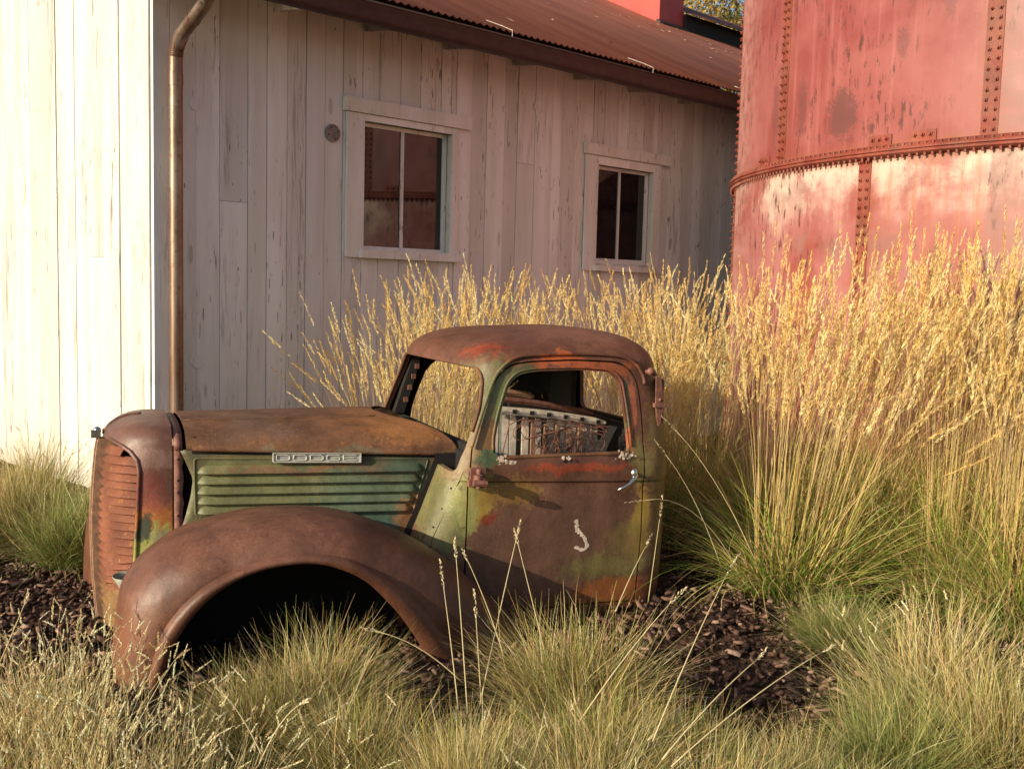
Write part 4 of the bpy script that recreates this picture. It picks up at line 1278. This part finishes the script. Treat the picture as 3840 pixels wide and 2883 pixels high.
# bead round the opening
def find_s(up_, ut):
    lo, hi = 0., 1.
    for _ in range(40):
        m = (lo + hi) / 2
        if -1.612 + (up_ + 1.612) * gshape(m) < ut: lo = m
        else: hi = m
    return lo
NID = int(np.argmax(prof[:, 1] > .798))
pu = lambda w: float(np.interp(w, prof[:NID, 1], prof[:NID, 0]))
for sg in (1, -1):
    mb = MB(); P = []
    for w in np.linspace(-.08, .69, 24):
        ut = interp(w, [-.3, .29, .527, .70], [-1.772, -1.764, -1.752, -1.745]) + .006
        P.append(shell_pt(pu(w), w, sg * find_s(pu(w), ut)))
    top_pts = []
    for s_ in np.linspace(P and find_s(pu(.69), -1.739), .08, 14):
        top_pts.append(None)
    for (ut, w) in ((-1.748, .75), (-1.772, .785), (-1.80, .80), (-1.84, .808), (-1.868, .81)):
        up_ = float(np.interp(w, prof[:NID + 3, 1], prof[:NID + 3, 0])); P.append(shell_pt(up_, w, sg * find_s(up_, ut)))
    P = [(a[0] - .003, a[1] - .003 * sg, a[2]) for a in P]
    mb.tube(P, .0085, 8); mb.build('grille_surround', MAT['shell_patina'], shell, True)
# slats
for sg in (1, -1):
    mb = MB(); n_sl = 25; w = .775
    for k in range(n_sl):
        pitch = .0345
        w = .772 - pitch * k
        if w < -.08: break
        up_ = pu(min(w, .78))
        s_edge = find_s(up_, -1.752); s_c = .16
        if k == 0: s_edge *= .80
        rows = []
        n = 26
        for i in range(n + 1):
            q = i / n; s = s_edge + (s_c - s_edge) * q
            tip = math.sqrt(max(0., 1 - (q) ** 6)) if q > .5 else 1.0
            hgt = .0335 * (.06 + .94 * (1 - max(0, (q - .62) / .38) ** 1.7)); midw = w - .012
            row = []
            for j in range(6):
                r_ = j / 5
                p = shell_pt(up_, w, sg * s, .004)
                outw = .010 + .026 * (1 - r_) ** 1.2      # inset at the top, out at the lower edge
                ww = midw + hgt * (.5 - r_) - .010 * q + .004 * math.sin(k * 1.7 + q * 3) * q + (.006 * math.sin(k * 5 + q * 9) if k > 12 else 0)
                row.append((p[0] + outw * .75, p[1] + sg * outw * .5, ww))
            rows.append(row)
        mb.grid(rows)
    g = mb.build('grille', MAT['grille_rust'], truck, True); solidify(g, .0035, 0); sharpen(g.data, 45)
    tag(g, label='bent rusty orange grille slats, near half' if sg > 0 else 'far half of the grille slats')
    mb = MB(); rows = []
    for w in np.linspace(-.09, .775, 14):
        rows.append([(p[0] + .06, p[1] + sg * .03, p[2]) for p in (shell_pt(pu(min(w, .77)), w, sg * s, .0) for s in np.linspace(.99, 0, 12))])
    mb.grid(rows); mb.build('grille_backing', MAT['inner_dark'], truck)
mb = MB()
for (dv, du, hw, mt) in ((0, -.020, .009, 0), (-.023, -.013, .009, 0), (.023, -.013, .009, 0)):
    rows = []
    for p in prof[:NID]:
        rows.append([(p[0] + .09, VC + dv - hw, p[1]), (p[0] + du, VC + dv - hw, p[1]), (p[0] + du - .003, VC + dv, p[1]), (p[0] + du, VC + dv + hw, p[1]), (p[0] + .09, VC + dv + hw, p[1])])
    mb.grid(rows)
mb.build('grille_center_bar', MAT['brown_wood'], truck, angle=40)
# nose ornament and centre ridge
mb = MB(); mb.box((-1.925, VC - .022, .79), (-1.885, VC + .022, .825)); mb.ball((-1.90, VC, .82), .018); mb.build('nose_ornament', MAT['chrome'], shell, angle=40)
mb = MB(); mb.tube([(p[0] * 1.0, VC, p[1] + .001) for p in prof[NID:64]], .007, 8); mb.build('shell_ridge', MAT['shell_patina'], shell, True)
# flange strip behind the shell
mb = MB(); rows = []
for s in np.linspace(-1, 1, 61):
    a = hood_pt(-1.60, s)
    rows.append([(-1.606, a[1], a[2] - .006), (-1.572, a[1], a[2] - .006)])
for w in np.linspace(.78, .22, 16):
    rows.append([(-1.606, .328, w), (-1.570 + .004 * math.sin(w * 60), .328, w)])
mb.grid(rows); fs = mb.build('shell_flange', MAT['bracket_rust'], shell, True); solidify(fs, .005)
mb = MB()
for w in (.855, .74, .65, .60, .50, .38, .30): mb.tube([(-1.588, .3315, w), (-1.588, .3255, w)], .006, 8)
mb.build('flange_hole', MAT['inner_dark'], fs)
mb = MB()
for (u, w) in ((-1.665, .325), (-1.685, .278), (-1.642, .278)): mb.ball((u, .338, w), .009, 10, 6, (1, .6, 1))
mb.build('shell_bolt', MAT['chrome'], shell, True)

# ------------------------------------------------------------------ fenders
S_out = [(-1.865, -.14), (-1.862, .0), (-1.857, .12), (-1.845, .235), (-1.822, .335), (-1.762, .415), (-1.645, .497), (-1.510, .540), (-1.340, .566), (-1.20, .572), (-1.06, .564), (-.90, .534), (-.71, .452), (-.54, .343), (-.39, .205), (-.255, .070), (-.125, -.07), (-.06, -.14)]
A_in = [(-1.758, -.14), (-1.725, -.02), (-1.702, .05), (-1.662, .165), (-1.589, .278), (-1.491, .365), (-1.358, .423), (-1.205, .44), (-1.082, .42), (-.956, .356), (-.844, .246), (-.767, .146), (-.700, .04), (-.645, -.04), (-.585, -.14)]
# wheel well liner, coloured near-black to paint the shade inside the arch
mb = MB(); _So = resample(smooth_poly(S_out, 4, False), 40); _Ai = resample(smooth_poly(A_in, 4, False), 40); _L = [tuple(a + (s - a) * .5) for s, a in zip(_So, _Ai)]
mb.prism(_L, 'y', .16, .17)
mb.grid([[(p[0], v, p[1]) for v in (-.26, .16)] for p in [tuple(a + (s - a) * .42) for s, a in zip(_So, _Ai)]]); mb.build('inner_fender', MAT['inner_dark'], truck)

def fender(sg, shift, lab):
    NT_ = 110
    So = resample(smooth_poly(S_out, 6, False), NT_); Ai = resample(smooth_poly(A_in, 6, False), NT_)
    sec = [(.34, .58), (.27, .72), (.19, .84), (.10, .93), (.02, .98), (-.06, 1.0), (-.12, .995), (-.17, .965), (-.21, .91), (-.25, .82), (-.28, .72), (-.305, .58), (-.322, .44), (-.332, .32), (-.335, .27), (-.336, .245), (-.344, .225), (-.356, .20), (-.364, .165), (-.367, .12), (-.366, .07), (-.360, .02), (-.350, 0.0), (-.332, -.005), (-.318, .01)]
    sec = np.array(sec)
    rows = []
    for i in range(NT_):
        t_ = i / (NT_ - 1); row = []
        front = max(0, 1 - t_ / .30); rear = max(0, (t_ - .72) / .28)
        for (v, r_) in sec:
            p = Ai[i] + (So[i] - Ai[i]) * r_
            vv_ = v
            if v < .2:
                vv_ = v + front ** 1.6 * .055 * (1 if v < 0 else .3)
            # front tip curls inboard
            du = 0.
            if front > 0: du = front ** 1.5 * .10 * max(0, (v + .02) / .34) ** 1.5
            vv_ += rear ** 2 * .05 * (1 if v < 0 else 0)
            dent = .008 * math.exp(-((t_ - .36) / .02) ** 2 - ((v + .30) / .06) ** 2) + .006 * math.exp(-((t_ - .42) / .03) ** 2 - ((v + .22) / .1) ** 2)
            vv_ += dent
            u = p[0] + du + shift
            row.append((u, vv_ if sg > 0 else 2 * VC - vv_, p[1]))
        rows.append(row)
    mb = MB(); mb.grid(rows); f = mb.build('front_fender', MAT['fender_rust'], truck, True); fix_normals(f); solidify(f, .004, 0); sharpen(f.data, 50)
    tag(f, label=lab); return f
fender(1, 0, 'near rounded front fender with empty wheel arch')
fender(-1, -.10, 'far front fender')
# headlamp bracket cup beside the grille
mb = MB()
rows = []
for k, (z, r_) in enumerate([(.16, .028), (.22, .040), (.27, .058), (.295, .070), (.297, .066), (.27, .052)]):
    rows.append([(-1.80 + r_ * .8 * math.cos(a) + (.295 - z) * .25, .20 + r_ * math.sin(a), z) for a in np.linspace(0, 2 * math.pi, 25)])
mb.grid(rows); lb = mb.build('headlamp_stand', MAT['green_grey'], truck, True)
mb = MB(); mb.tube([(-1.795, .20, .27), (-1.76, .19, .31), (-1.72, .19, .325), (-1.69, .20, .30)], [.022, .03, .032, .02], 12); mb.build('headlamp_bolt', MAT['bracket_rust'], lb, True)
# running board stub + frame rail
mb = MB(); mb.box((-.35, .03, .0), (.60, .12, .045)); mb.build('running_board', MAT['inner_dark'], truck)
# ------------------------------------------------------------------ grasses
mat_blade('grass', .15, .55)
mat_blade('seed', .22, .6)
def ribbons(base, az, tilt, L, bend, width, seg, c0, c1, cexp=1.0, power=1.0, wob=0.0):
    N = len(az); s = np.linspace(0, 1, seg + 1)
    th = tilt[:, None] + bend[:, None] * s[None] ** power
    ds = L[:, None] / seg
    aw = az[:, None] + wob * np.sin(s[None] * 5 + az[:, None] * 7)
    dx = np.sin(th) * np.cos(aw) * ds; dy = np.sin(th) * np.sin(aw) * ds; dz = np.cos(th) * ds
    z0 = np.zeros((N, 1))
    X = base[:, 0:1] + np.concatenate([z0, np.cumsum(dx[:, :-1], 1)], 1)
    Y = base[:, 1:2] + np.concatenate([z0, np.cumsum(dy[:, :-1], 1)], 1)
    Z = base[:, 2:3] + np.concatenate([z0, np.cumsum(dz[:, :-1], 1)], 1)
    P = np.stack([X, Y, Z], -1)                                   # N, seg+1, 3
    tw = rng.random(N) * math.pi
    wx = -np.sin(az) * np.cos(tw) + 0; wy = np.cos(az) * np.cos(tw); wz = np.sin(tw) * .3
    # half face camera-agnostic random twist
    Wd = np.stack([np.cos(tw), np.sin(tw), np.zeros(N)], -1)[:, None, :]
    wd = (width[:, None] * (1 - .92 * s[None] ** 1.6))[..., None] * .5
    A = P - Wd * wd; B = P + Wd * wd
    V = np.stack([A, B], 2).reshape(-1, 3)
    k = (seg + 1) * 2
    i = np.arange(seg)[None] * 2 + (np.arange(N) * k)[:, None]
    F = np.stack([i, i + 1, i + 3, i + 2], -1).reshape(-1, 4)
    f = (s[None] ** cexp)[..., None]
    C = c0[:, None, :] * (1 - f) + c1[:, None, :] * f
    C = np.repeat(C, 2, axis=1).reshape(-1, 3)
    T = np.stack([np.sin(th[:, -1]) * np.cos(az), np.sin(th[:, -1]) * np.sin(az), np.cos(th[:, -1])], -1)
    return V, F, C, P, T
def pick(pal, N, var=.25):
    pal = np.array(pal); c = pal[rng.integers(0, len(pal), N)]
    return np.clip(c * rng.uniform(1 - var, 1 + var, (N, 1)), 0, .95)
def merge(parts):
    V = []; F = []; C = []; o = 0
    for v, f, c in parts:
        V.append(v); F.append(f + o); C.append(c); o += len(v)
    return np.concatenate(V), np.concatenate(F), np.concatenate(C)
def heads(P0, T, L, nsp, rad, spl, spw, cols, spread=.22, droop=None):
    # narrow feathery plume: spikelets round an axis curving onward from the stem tip
    N = len(P0)
    s = rng.random((N, nsp)); s.sort(1)
    env = np.sin(np.clip(s * 1.05 + .06, 0, 1) * math.pi) ** .7 * (1 - .35 * s)
    ang = rng.random((N, nsp)) * 6.283
    q = np.cross(T, np.array([0.3, 0.2, 1.0])); q /= np.linalg.norm(q, axis=1)[:, None] + 1e-9
    r = np.cross(T, q)
    bendv = rng.normal(0, .10, (N, 1, 1)) * q[:, None] + np.array([0, 0, -.10])[None, None] * L[:, None, None]
    if droop is not None: bendv = bendv + droop
    C = P0[:, None] + T[:, None] * (L[:, None] * s)[..., None] + bendv * (s[..., None] ** 2) * L[:, None, None]
    rd = q[:, None] * np.cos(ang)[..., None] + r[:, None] * np.sin(ang)[..., None]
    C = C + rd * (env * rad)[..., None] * rng.random((N, nsp))[..., None]
    dirv = T[:, None] + rd * spread + rng.normal(0, .07, (N, nsp, 3))
    dirv /= np.linalg.norm(dirv, axis=2)[..., None]
    sd = np.cross(dirv, rng.normal(0, 1, (N, nsp, 3))); sd /= np.linalg.norm(sd, axis=2)[..., None]
    l = (spl * rng.uniform(.7, 1.3, (N, nsp)))[..., None]; w = (spw * rng.uniform(.7, 1.3, (N, nsp)))[..., None]
    V = np.stack([C, C + dirv * l * .5 + sd * w * .5, C + dirv * l, C + dirv * l * .5 - sd * w * .5], 2).reshape(-1, 3)
    F = np.arange(N * nsp * 4).reshape(-1, 4)
    Cc = np.repeat(np.repeat(cols, nsp, axis=0) * rng.uniform(.75, 1.25, (N * nsp, 1)), 4, axis=0)
    return V, F, np.clip(Cc, 0, .95)

def thing_from(parts, name, label, cat, group):
    e = empty(name, (0, 0, 0), 0, label, cat, group)
    for nm, (V, F, C), mt in parts:
        mesh_obj(nm, V, F, MAT[mt], e, False, C)
    return e
def copy_thing(e, loc, rz, sc, label, group=None):
    n = e.copy(); COL.objects.link(n); n.location = loc; n.rotation_euler = (0, 0, rz); n.scale = (sc[0], sc[0], sc[1])
    n['label'] = label
    if group: n['group'] = group
    for ch in list(e.children):
        c = ch.copy(); COL.objects.link(c); c.parent = n
    return n

STRAW = [(.68, .48, .22), (.60, .40, .17), (.78, .60, .34), (.46, .29, .12)]
GOLD = [(.84, .62, .25), (.74, .50, .17), (.90, .72, .36)]
def tall_grass(nst=300, nlf=560, R0=.17, H=1.5, lean=(0., 0.), tiltmax=.30, greens=True, nloose=10):
    a = rng.random(nst) * 6.283; r = R0 * np.sqrt(rng.random(nst))
    base = np.stack([r * np.cos(a), r * np.sin(a), np.zeros(nst)], 1)
    dx = np.cos(a) * r / R0 * tiltmax * rng.uniform(.4, 1.2, nst) + lean[0] + rng.normal(0, .05, nst)
    dy = np.sin(a) * r / R0 * tiltmax * rng.uniform(.4, 1.2, nst) + lean[1] + rng.normal(0, .05, nst)
    L = H * (1.10 - .50 * rng.random(nst) ** .85)
    loose = rng.random(nst) < nloose / nst
    dx = np.where(loose, dx + np.sign(dx) * .22, dx); dy = np.where(loose, dy + np.sign(dy) * .2, dy)
    az = np.arctan2(dy, dx); tilt = np.hypot(dx, dy)
    bend = rng.uniform(.0, .32, nst) + loose * .35
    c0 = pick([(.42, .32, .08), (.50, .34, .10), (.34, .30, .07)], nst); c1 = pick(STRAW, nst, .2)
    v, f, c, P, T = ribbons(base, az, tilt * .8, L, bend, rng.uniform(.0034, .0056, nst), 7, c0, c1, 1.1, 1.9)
    stems = (v, f, c)
    hl = rng.uniform(.15, .30, nst)
    hd = heads(P[:, -1] , T, hl, 100, .0062, .021, .0032, pick(GOLD, nst, .15))
    a = rng.random(nlf) * 6.283; r = R0 * 1.1 * np.sqrt(rng.random(nlf))
    base = np.stack([r * np.cos(a), r * np.sin(a), np.zeros(nlf)], 1)
    az = a + rng.normal(0, .5, nlf); tilt = rng.uniform(.05, 1.05, nlf); bend = rng.uniform(.3, 1.9, nlf)
    Ll = rng.uniform(.35, .95, nlf)
    dry = rng.random(nlf) < .38
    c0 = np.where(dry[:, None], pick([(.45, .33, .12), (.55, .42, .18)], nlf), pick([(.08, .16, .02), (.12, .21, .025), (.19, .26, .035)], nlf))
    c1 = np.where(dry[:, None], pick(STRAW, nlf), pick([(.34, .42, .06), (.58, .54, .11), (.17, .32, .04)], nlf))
    v, f, c, _, _ = ribbons(base, az, tilt, Ll, bend, rng.uniform(.004, .009, nlf), 7, c0, c1, 1.2, 1.3, .3)
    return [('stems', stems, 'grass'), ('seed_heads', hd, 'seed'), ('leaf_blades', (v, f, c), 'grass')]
def tussock(n=5200, R0=.10, L0=(.26, .5), flat=1.45, pal0=None, pal1=None, straw=.35, lean=0.0, wid=(.0020, .0044)):
    a = rng.random(n) * 6.283; r = R0 * np.sqrt(rng.random(n))
    base = np.stack([r * np.cos(a), r * np.sin(a), np.zeros(n) - .01], 1)
    # clumped directions
    nd = 90; da = rng.random(nd) * 6.283; dt = np.arccos(1 - rng.random(nd) * (1 - math.cos(flat)))
    k = rng.integers(0, nd, n)
    az = da[k] + rng.normal(0, .28, n); tilt = np.clip(dt[k] + rng.normal(0, .13, n), .0, 1.5)
    L = (L0[0] * .7 + (L0[1] * 1.1 - L0[0] * .7) * rng.random(n) ** .8) * (1 - .12 * (tilt / 1.5)) * rng.uniform(.85, 1.15, nd)[k]
    bend = rng.uniform(.0, 1.1, n) * (.4 + tilt / 1.5) + rng.normal(0, .35, n)
    tilt = tilt * .72 + lean
    dry = rng.random(n) < straw
    pal0 = pal0 or [(.05, .06, .015), (.09, .09, .02), (.12, .11, .03), (.16, .08, .03)]  # root tones darkened to paint in the shade between blades
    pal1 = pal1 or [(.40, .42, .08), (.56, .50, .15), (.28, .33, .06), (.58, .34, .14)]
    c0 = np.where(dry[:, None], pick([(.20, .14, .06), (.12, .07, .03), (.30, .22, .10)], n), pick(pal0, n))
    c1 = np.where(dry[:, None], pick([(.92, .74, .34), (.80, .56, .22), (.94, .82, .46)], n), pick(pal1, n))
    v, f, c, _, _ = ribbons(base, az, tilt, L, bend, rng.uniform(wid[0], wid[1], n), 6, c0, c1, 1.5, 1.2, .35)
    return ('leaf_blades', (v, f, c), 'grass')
def eyebrow(nst=260, R0=.30, H=(.30, .55), tilt=.35, hl=(.022, .040), bright=1.0, lean=(0, 0)):
    a = rng.random(nst) * 6.283; r = R0 * np.sqrt(rng.random(nst))
    base = np.stack([r * np.cos(a), r * np.sin(a), np.zeros(nst)], 1)
    dx = np.cos(a) * r / R0 * tilt + rng.normal(0, .12, nst) + lean[0]; dy = np.sin(a) * r / R0 * tilt + rng.normal(0, .12, nst) + lean[1]
    az = np.arctan2(dy, dx); tl = np.hypot(dx, dy)
    L = rng.uniform(H[0], H[1], nst)
    c0 = pick([(.50, .40, .16), (.34, .25, .10)], nst); c1 = pick([(.88, .76, .42), (.78, .64, .30)], nst)
    v, f, c, P, T = ribbons(base, az, tl, L, rng.uniform(-.1, .4, nst), rng.uniform(.0020, .0034, nst), 6, c0, c1, .7, 1.4)
    # comb-shaped head: leans away from the stem
    ha = rng.random(nst) * 6.283
    D = T + np.stack([np.cos(ha), np.sin(ha), rng.uniform(-.2, .5, nst)], 1) * (rng.random((nst, 1)) ** 1.6) * 1.5
    D /= np.linalg.norm(D, axis=1)[:, None]
    Lh = rng.uniform(hl[0], hl[1], nst)
    sp = heads(P[:, -1], D, Lh, 60, .0019, .0070, .0028, np.clip(pick([(.90, .82, .54), (.84, .72, .42), (.56, .42, .22)], nst, .1) * bright, 0, .95), .28)
    return [('stems', (v, f, c), 'grass'), ('seed_heads', sp, 'seed')]

G_TALL = 'tall feather grass clumps round the truck and the tank'
G_TUS = 'fine leaved grass tussocks in the bed'
def W(vx, vy_depth):
    # place by picture column (2212-wide units) at a given depth
    return ((vx - 1106) / 2304.0 * vy_depth, vy_depth)
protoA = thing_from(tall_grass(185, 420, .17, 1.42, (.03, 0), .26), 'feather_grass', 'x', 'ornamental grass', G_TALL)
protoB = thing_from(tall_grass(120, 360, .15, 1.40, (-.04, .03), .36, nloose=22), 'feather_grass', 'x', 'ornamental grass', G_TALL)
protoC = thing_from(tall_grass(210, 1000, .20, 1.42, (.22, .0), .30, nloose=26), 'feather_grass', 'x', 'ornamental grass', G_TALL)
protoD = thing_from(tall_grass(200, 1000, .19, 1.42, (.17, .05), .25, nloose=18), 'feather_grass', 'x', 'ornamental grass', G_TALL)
used = set()
def put(proto, x, y, rz, sc, label, group=G_TALL):
    z = float(gheight(x, y)) - .01
    if id(proto) not in used:
        used.add(id(proto)); proto.location = (x, y, z); proto.rotation_euler = (0, 0, rz); proto.scale = (sc[0], sc[0], sc[1]); proto['label'] = label; proto['group'] = group
        return proto
    return copy_thing(proto, (x, y, z), rz, sc, label, group)
tall = [  # column, depth, proto, spin, (spread, height), label
    (835, 6.75, 'B', .2, (.95, .90), 'loose golden feather grass clump leftmost behind the windscreen'),
    (985, 7.0, 'A', 1.4, (1.0, .94), 'golden feather grass clump behind the front of the cab roof, under the nearer barn window'),
    (1090, 6.7, 'A', 2.9, (.9, .93), 'feather grass clump behind the middle of the cab roof'),
    (1215, 7.1, 'B', 3.3, (1.0, .93), 'feather grass clump between the two barn windows'),
    (1330, 7.3, 'A', 4.4, (1.05, .93), 'feather grass clump below the farther barn window'),
    (1440, 7.5, 'A', 5.6, (1.0, .98), 'feather grass clump behind the rear corner of the cab roof'),
    (1530, 7.3, 'B', 1.0, (.9, .99), 'feather grass clump at the left edge of the red tank'),
    (1420, 6.3, 'A', 2.0, (.9, .82), 'half shaded feather grass clump close behind the cab'),
    (930, 6.35, 'A', 5.0, (.8, .80), 'shorter feather grass clump seen through the windscreen'),
    (1510, 6.4, 'A', 3.8, (.9, .85), 'darker feather grass clump in the shade right of the cab'),
    (1700, 5.75, 'C', .0, (.95, 1.05), 'green based feather grass clump in front of the left part of the tank'),
    (1735, 5.2, 'D', .3, (1.12, .93), 'nearest feather grass clump right of the cab with arching stems'),
    (1890, 5.6, 'C', -.35, (1.0, 1.08), 'feather grass clump in front of the tank under the riveted seam'),
    (2000, 5.5, 'D', -.1, (1.0, 1.08), 'feather grass clump leaning right before the middle of the tank'),
    (2105, 5.1, 'D', .15, (.95, 1.05), 'feather grass clump with a vivid green base near the right edge'),
    (2210, 5.3, 'C', .2, (1.0, 1.10), 'feather grass clump at the right edge of the picture'),
    (2260, 4.75, 'D', -.2, (.9, .98), 'feather grass clump cut by the right edge, nearest of its row'),
]
PR = {'A': protoA, 'B': protoB, 'C': protoC, 'D': protoD}
for (vx, dpt, pk, rz, sc, lab) in tall:
    x, y = W(vx, dpt); put(PR[pk], x, y, rz, sc, lab)

P1 = thing_from([tussock(2800, .11, (.28, .50), 1.35, straw=.5)] , 'grass_tussock', 'x', 'grass tussock', G_TUS)
P2 = thing_from([tussock(3200, .12, (.30, .50), 1.45, straw=.34)], 'grass_tussock', 'x', 'grass tussock', G_TUS)
P3 = thing_from([tussock(2800, .12, (.28, .52), 1.45, straw=.6)] + eyebrow(45, .12, (.30, .50), .7, (.03, .055), 1.0), 'grass_tussock', 'x', 'grass tussock', G_TUS)
P4 = thing_from([tussock(3000, .12, (.26, .46), 1.4, pal0=[(.12, .18, .035), (.17, .22, .05)], pal1=[(.30, .36, .09), (.42, .40, .14)], straw=.18)], 'grass_tussock', 'x', 'grass tussock', G_TUS)
tus = [
    (690, 3.45, P1, 0, (.95, .80), 'straw tipped tussock growing in the mouth of the wheel arch'),
    (560, 3.25, P2, 2, (.85, .66), 'low green tussock left of the one in the wheel arch'),
    (800, 3.0, P2, 1.2, (.95, .68), 'dull olive tussock in front of the wheel arch, under the pale seed stalks'),
    (1265, 3.55, P2, 2.5, (1.10, .93), 'wide green tussock between the fender and the door bottom'),
    (1040, 2.92, P1, .6, (.85, .62), 'straw and green tussock in front of the fender tail'),
    (1330, 3.05, P2, 4.0, (1.0, .78), 'green tussock low in front of the mulch patch'),
    (1300, 2.72, P3, 1.0, (.85, .80), 'pale tussock with comb shaped seed heads at the bottom middle'),
    (1030, 2.72, P1, 3.0, (.8, .85), 'straw tussock at the bottom edge left of the middle'),
    (1600, 2.75, P1, 5.0, (.9, .72), 'dry grey tussock at the bottom edge right of the middle'),
    (1900, 2.75, P4, .3, (.8, .66), 'green tussock at the bottom edge below the right hand mound'),
    (2080, 3.50, P3, 2.2, (1.15, 1.10), 'large straw coloured tussock on the right'),
    (2000, 3.22, P4, 4.3, (1.0, .90), 'green tussock in front of the large straw one on the right'),
    (2230, 3.15, P1, 1.9, (1.0, 1.0), 'straw tussock cut by the right edge'),
    (150, 5.55, P4, .9, (1.20, 1.15), 'bright green tussock left of the grille by the sunlit wall'),
    (20, 5.75, P1, 3.9, (1.25, 1.20), 'yellowing tussock against the barn wall at the left edge'),
    (70, 6.5, P3, 2.9, (1.1, 1.15), 'pale tussock touching the sunlit barn wall'),
    (1530, 3.15, P2, 2.2, (.75, .58), 'low olive tussock at the lower edge of the open mulch'),
    (1760, 2.95, P1, .9, (.75, .62), 'straw tussock right of the open mulch, under the leaning stalks'),
    (1850, 4.35, P4, 2.7, (.85, .62), 'low sprawling green tussock under the tall grass on the right'),
]
for i, (vx, dpt, pr, rz, sc, lab) in enumerate(tus):
    x, y = W(vx, dpt); put(pr, x, y, rz, sc, lab, G_TUS)
G_GR = 'pale seed stalk clumps along the near edge'
E1 = thing_from([tussock(500, .20, (.15, .34), .9, straw=.7)] + eyebrow(120, .26, (.26, .44), .28, (.034, .062), 1.05, (.05, 0)), 'seed_stalk_clump', 'x', 'ornamental grass', G_GR)
E2 = thing_from([tussock(300, .16, (.15, .30), .9, straw=.7)] + eyebrow(90, .24, (.24, .50), .45, (.04, .07), 1.0, (.22, 0)), 'seed_stalk_clump', 'x', 'ornamental grass', G_GR)
for (vx, dpt, pr, rz, sc, lab) in [
    (60, 3.05, E1, 0, (1, .92), 'dense pale seed stalk clump in the bottom left corner'),
    (250, 2.85, E1, 2.0, (1, .80), 'dense pale seed stalk clump below the front of the fender'),
    (90, 3.35, E1, 4.0, (.9, .80), 'seed stalk clump at the left edge in front of the dark mulch'),
    (430, 2.75, E2, .0, (1, .80), 'thin seed stalk clump with long leaning stalks under the wheel arch'),
    (30, 2.70, E1, 5.0, (1, .9), 'seed stalk clump cut by the bottom left edge'),
    (350, 2.62, E1, 1.0, (.9, .72), 'short seed stalk clump at the bottom edge below the fender'),
]:
    x, y = W(vx, dpt); put(pr, x, y, rz, sc, lab, G_GR)

# single long stalks that stand clear of the clumps
def stalk(p0, p1, sag, hl, label, nm='grass_stalk'):
    p0 = np.array(p0, float); p1 = np.array(p1, float); n = 10
    mid = (p0 + p1) / 2 + np.array([0, 0, sag]); P = [tuple((1 - t) ** 2 * p0 + 2 * t * (1 - t) * mid + t * t * p1) for t in np.linspace(0, 1, n)]
    mb = MB(); mb.tube(P, [.0022 - .0012 * i / n for i in range(n)], 5)
    e = empty(nm, tuple(p0), 0, label, 'grass stalk', 'long loose grass stalks')
    V = np.array(mb.V) - p0; F = [f for f in mb.F]
    c = np.tile(np.array([[.70, .58, .32]]), (len(V), 1))
    mesh_obj('stem', V, F, MAT['grass'], e, True, c)
    T = np.array(P[-1]) - np.array(P[-2]); T /= np.linalg.norm(T)
    hv = heads(np.array([np.array(P[-1]) - T * .01 - p0]), T[None], np.array([hl]), 46, .0045, .010, .003, np.array([[.80, .68, .42]]), .35)
    mesh_obj('seed_head', hv[0], hv[1], MAT['seed'], e, False, hv[2])
def at(vx, vy, dpt):
    d = fw + rt * ((vx - 1106) / 2304.17) - up * ((vy - 830.5) / 2304.17)
    p = Vector((0, 0, 1.5)) + d * (dpt / d.y); return np.array(p)
for (b, tpt, sag, hl, lab) in [
    ((990, 1530, 3.15), (958, 1265, 3.2), .02, .085, 'upright stalk in front of the fender tail, leftmost of the group'),
    ((1010, 1540, 3.15), (985, 1200, 3.25), .02, .06, 'tallest stalk crossing the fender tail'),
    ((1035, 1530, 3.2), (1115, 1165, 3.3), .02, .07, 'stalk rising in front of the door shadow'),
    ((1090, 1420, 3.3), (1010, 1210, 3.3), .03, .05, 'stalk leaning left over the fender tail'),
    ((1040, 1520, 3.2), (1028, 1330, 3.2), .0, .09, 'short thick headed stalk in front of the fender tail'),
    ((1430, 1640, 2.7), (1640, 1420, 2.9), .03, .05, 'long stalk leaning right across the dark mulch'),
    ((1450, 1655, 2.7), (1780, 1405, 2.95), .04, .05, 'lowest long stalk leaning right over the mulch'),
    ((1410, 1600, 2.75), (1570, 1240, 3.1), .03, .10, 'long stalk rising right in front of the mulch patch'),
    ((1250, 1560, 3.0), (1450, 1300, 3.1), .03, .07, 'stalk leaning right over the green tussock'),
    ((1000, 1475, 3.2), (820, 1365, 3.15), .05, .07, 'stalk leaning left across the wheel arch'),
    ((570, 1640, 2.6), (485, 1500, 2.6), .03, .05, 'pale stalk with a bent head below the wheel arch'),
    ((560, 1650, 2.6), (650, 1520, 2.6), .05, .035, 'stalk with a level head below the wheel arch'),
    ((0, 1430, 3.3), (55, 1300, 3.3), .0, .05, 'stalk standing alone at the left edge'),
    ((1560, 1230, 4.9), (1440, 985, 4.7), .10, .12, 'stalk arching left beside the rear edge of the door'),
    ((1600, 1240, 4.9), (1395, 1080, 4.6), .22, .13, 'low stalk arching left against the cab rear corner'),
    ((1640, 1230, 4.9), (1460, 930, 4.8), .12, .10, 'long stalk bending left over the dark gap behind the cab'),
    ((1400, 1300, 4.6), (1425, 1120, 4.6), .0, .12, 'upright stalk in front of the rear corner of the cab'),
    ((1330, 1320, 3.7), (1395, 1180, 3.9), .02, .08, 'stalk rising in front of the lower rear corner of the door'),
    ((1180, 1420, 3.5), (1118, 1170, 3.5), .0, .05, 'thin stalk before the middle of the door shadow'),
]:
    stalk(at(*b), at(*tpt), sag, hl, lab)
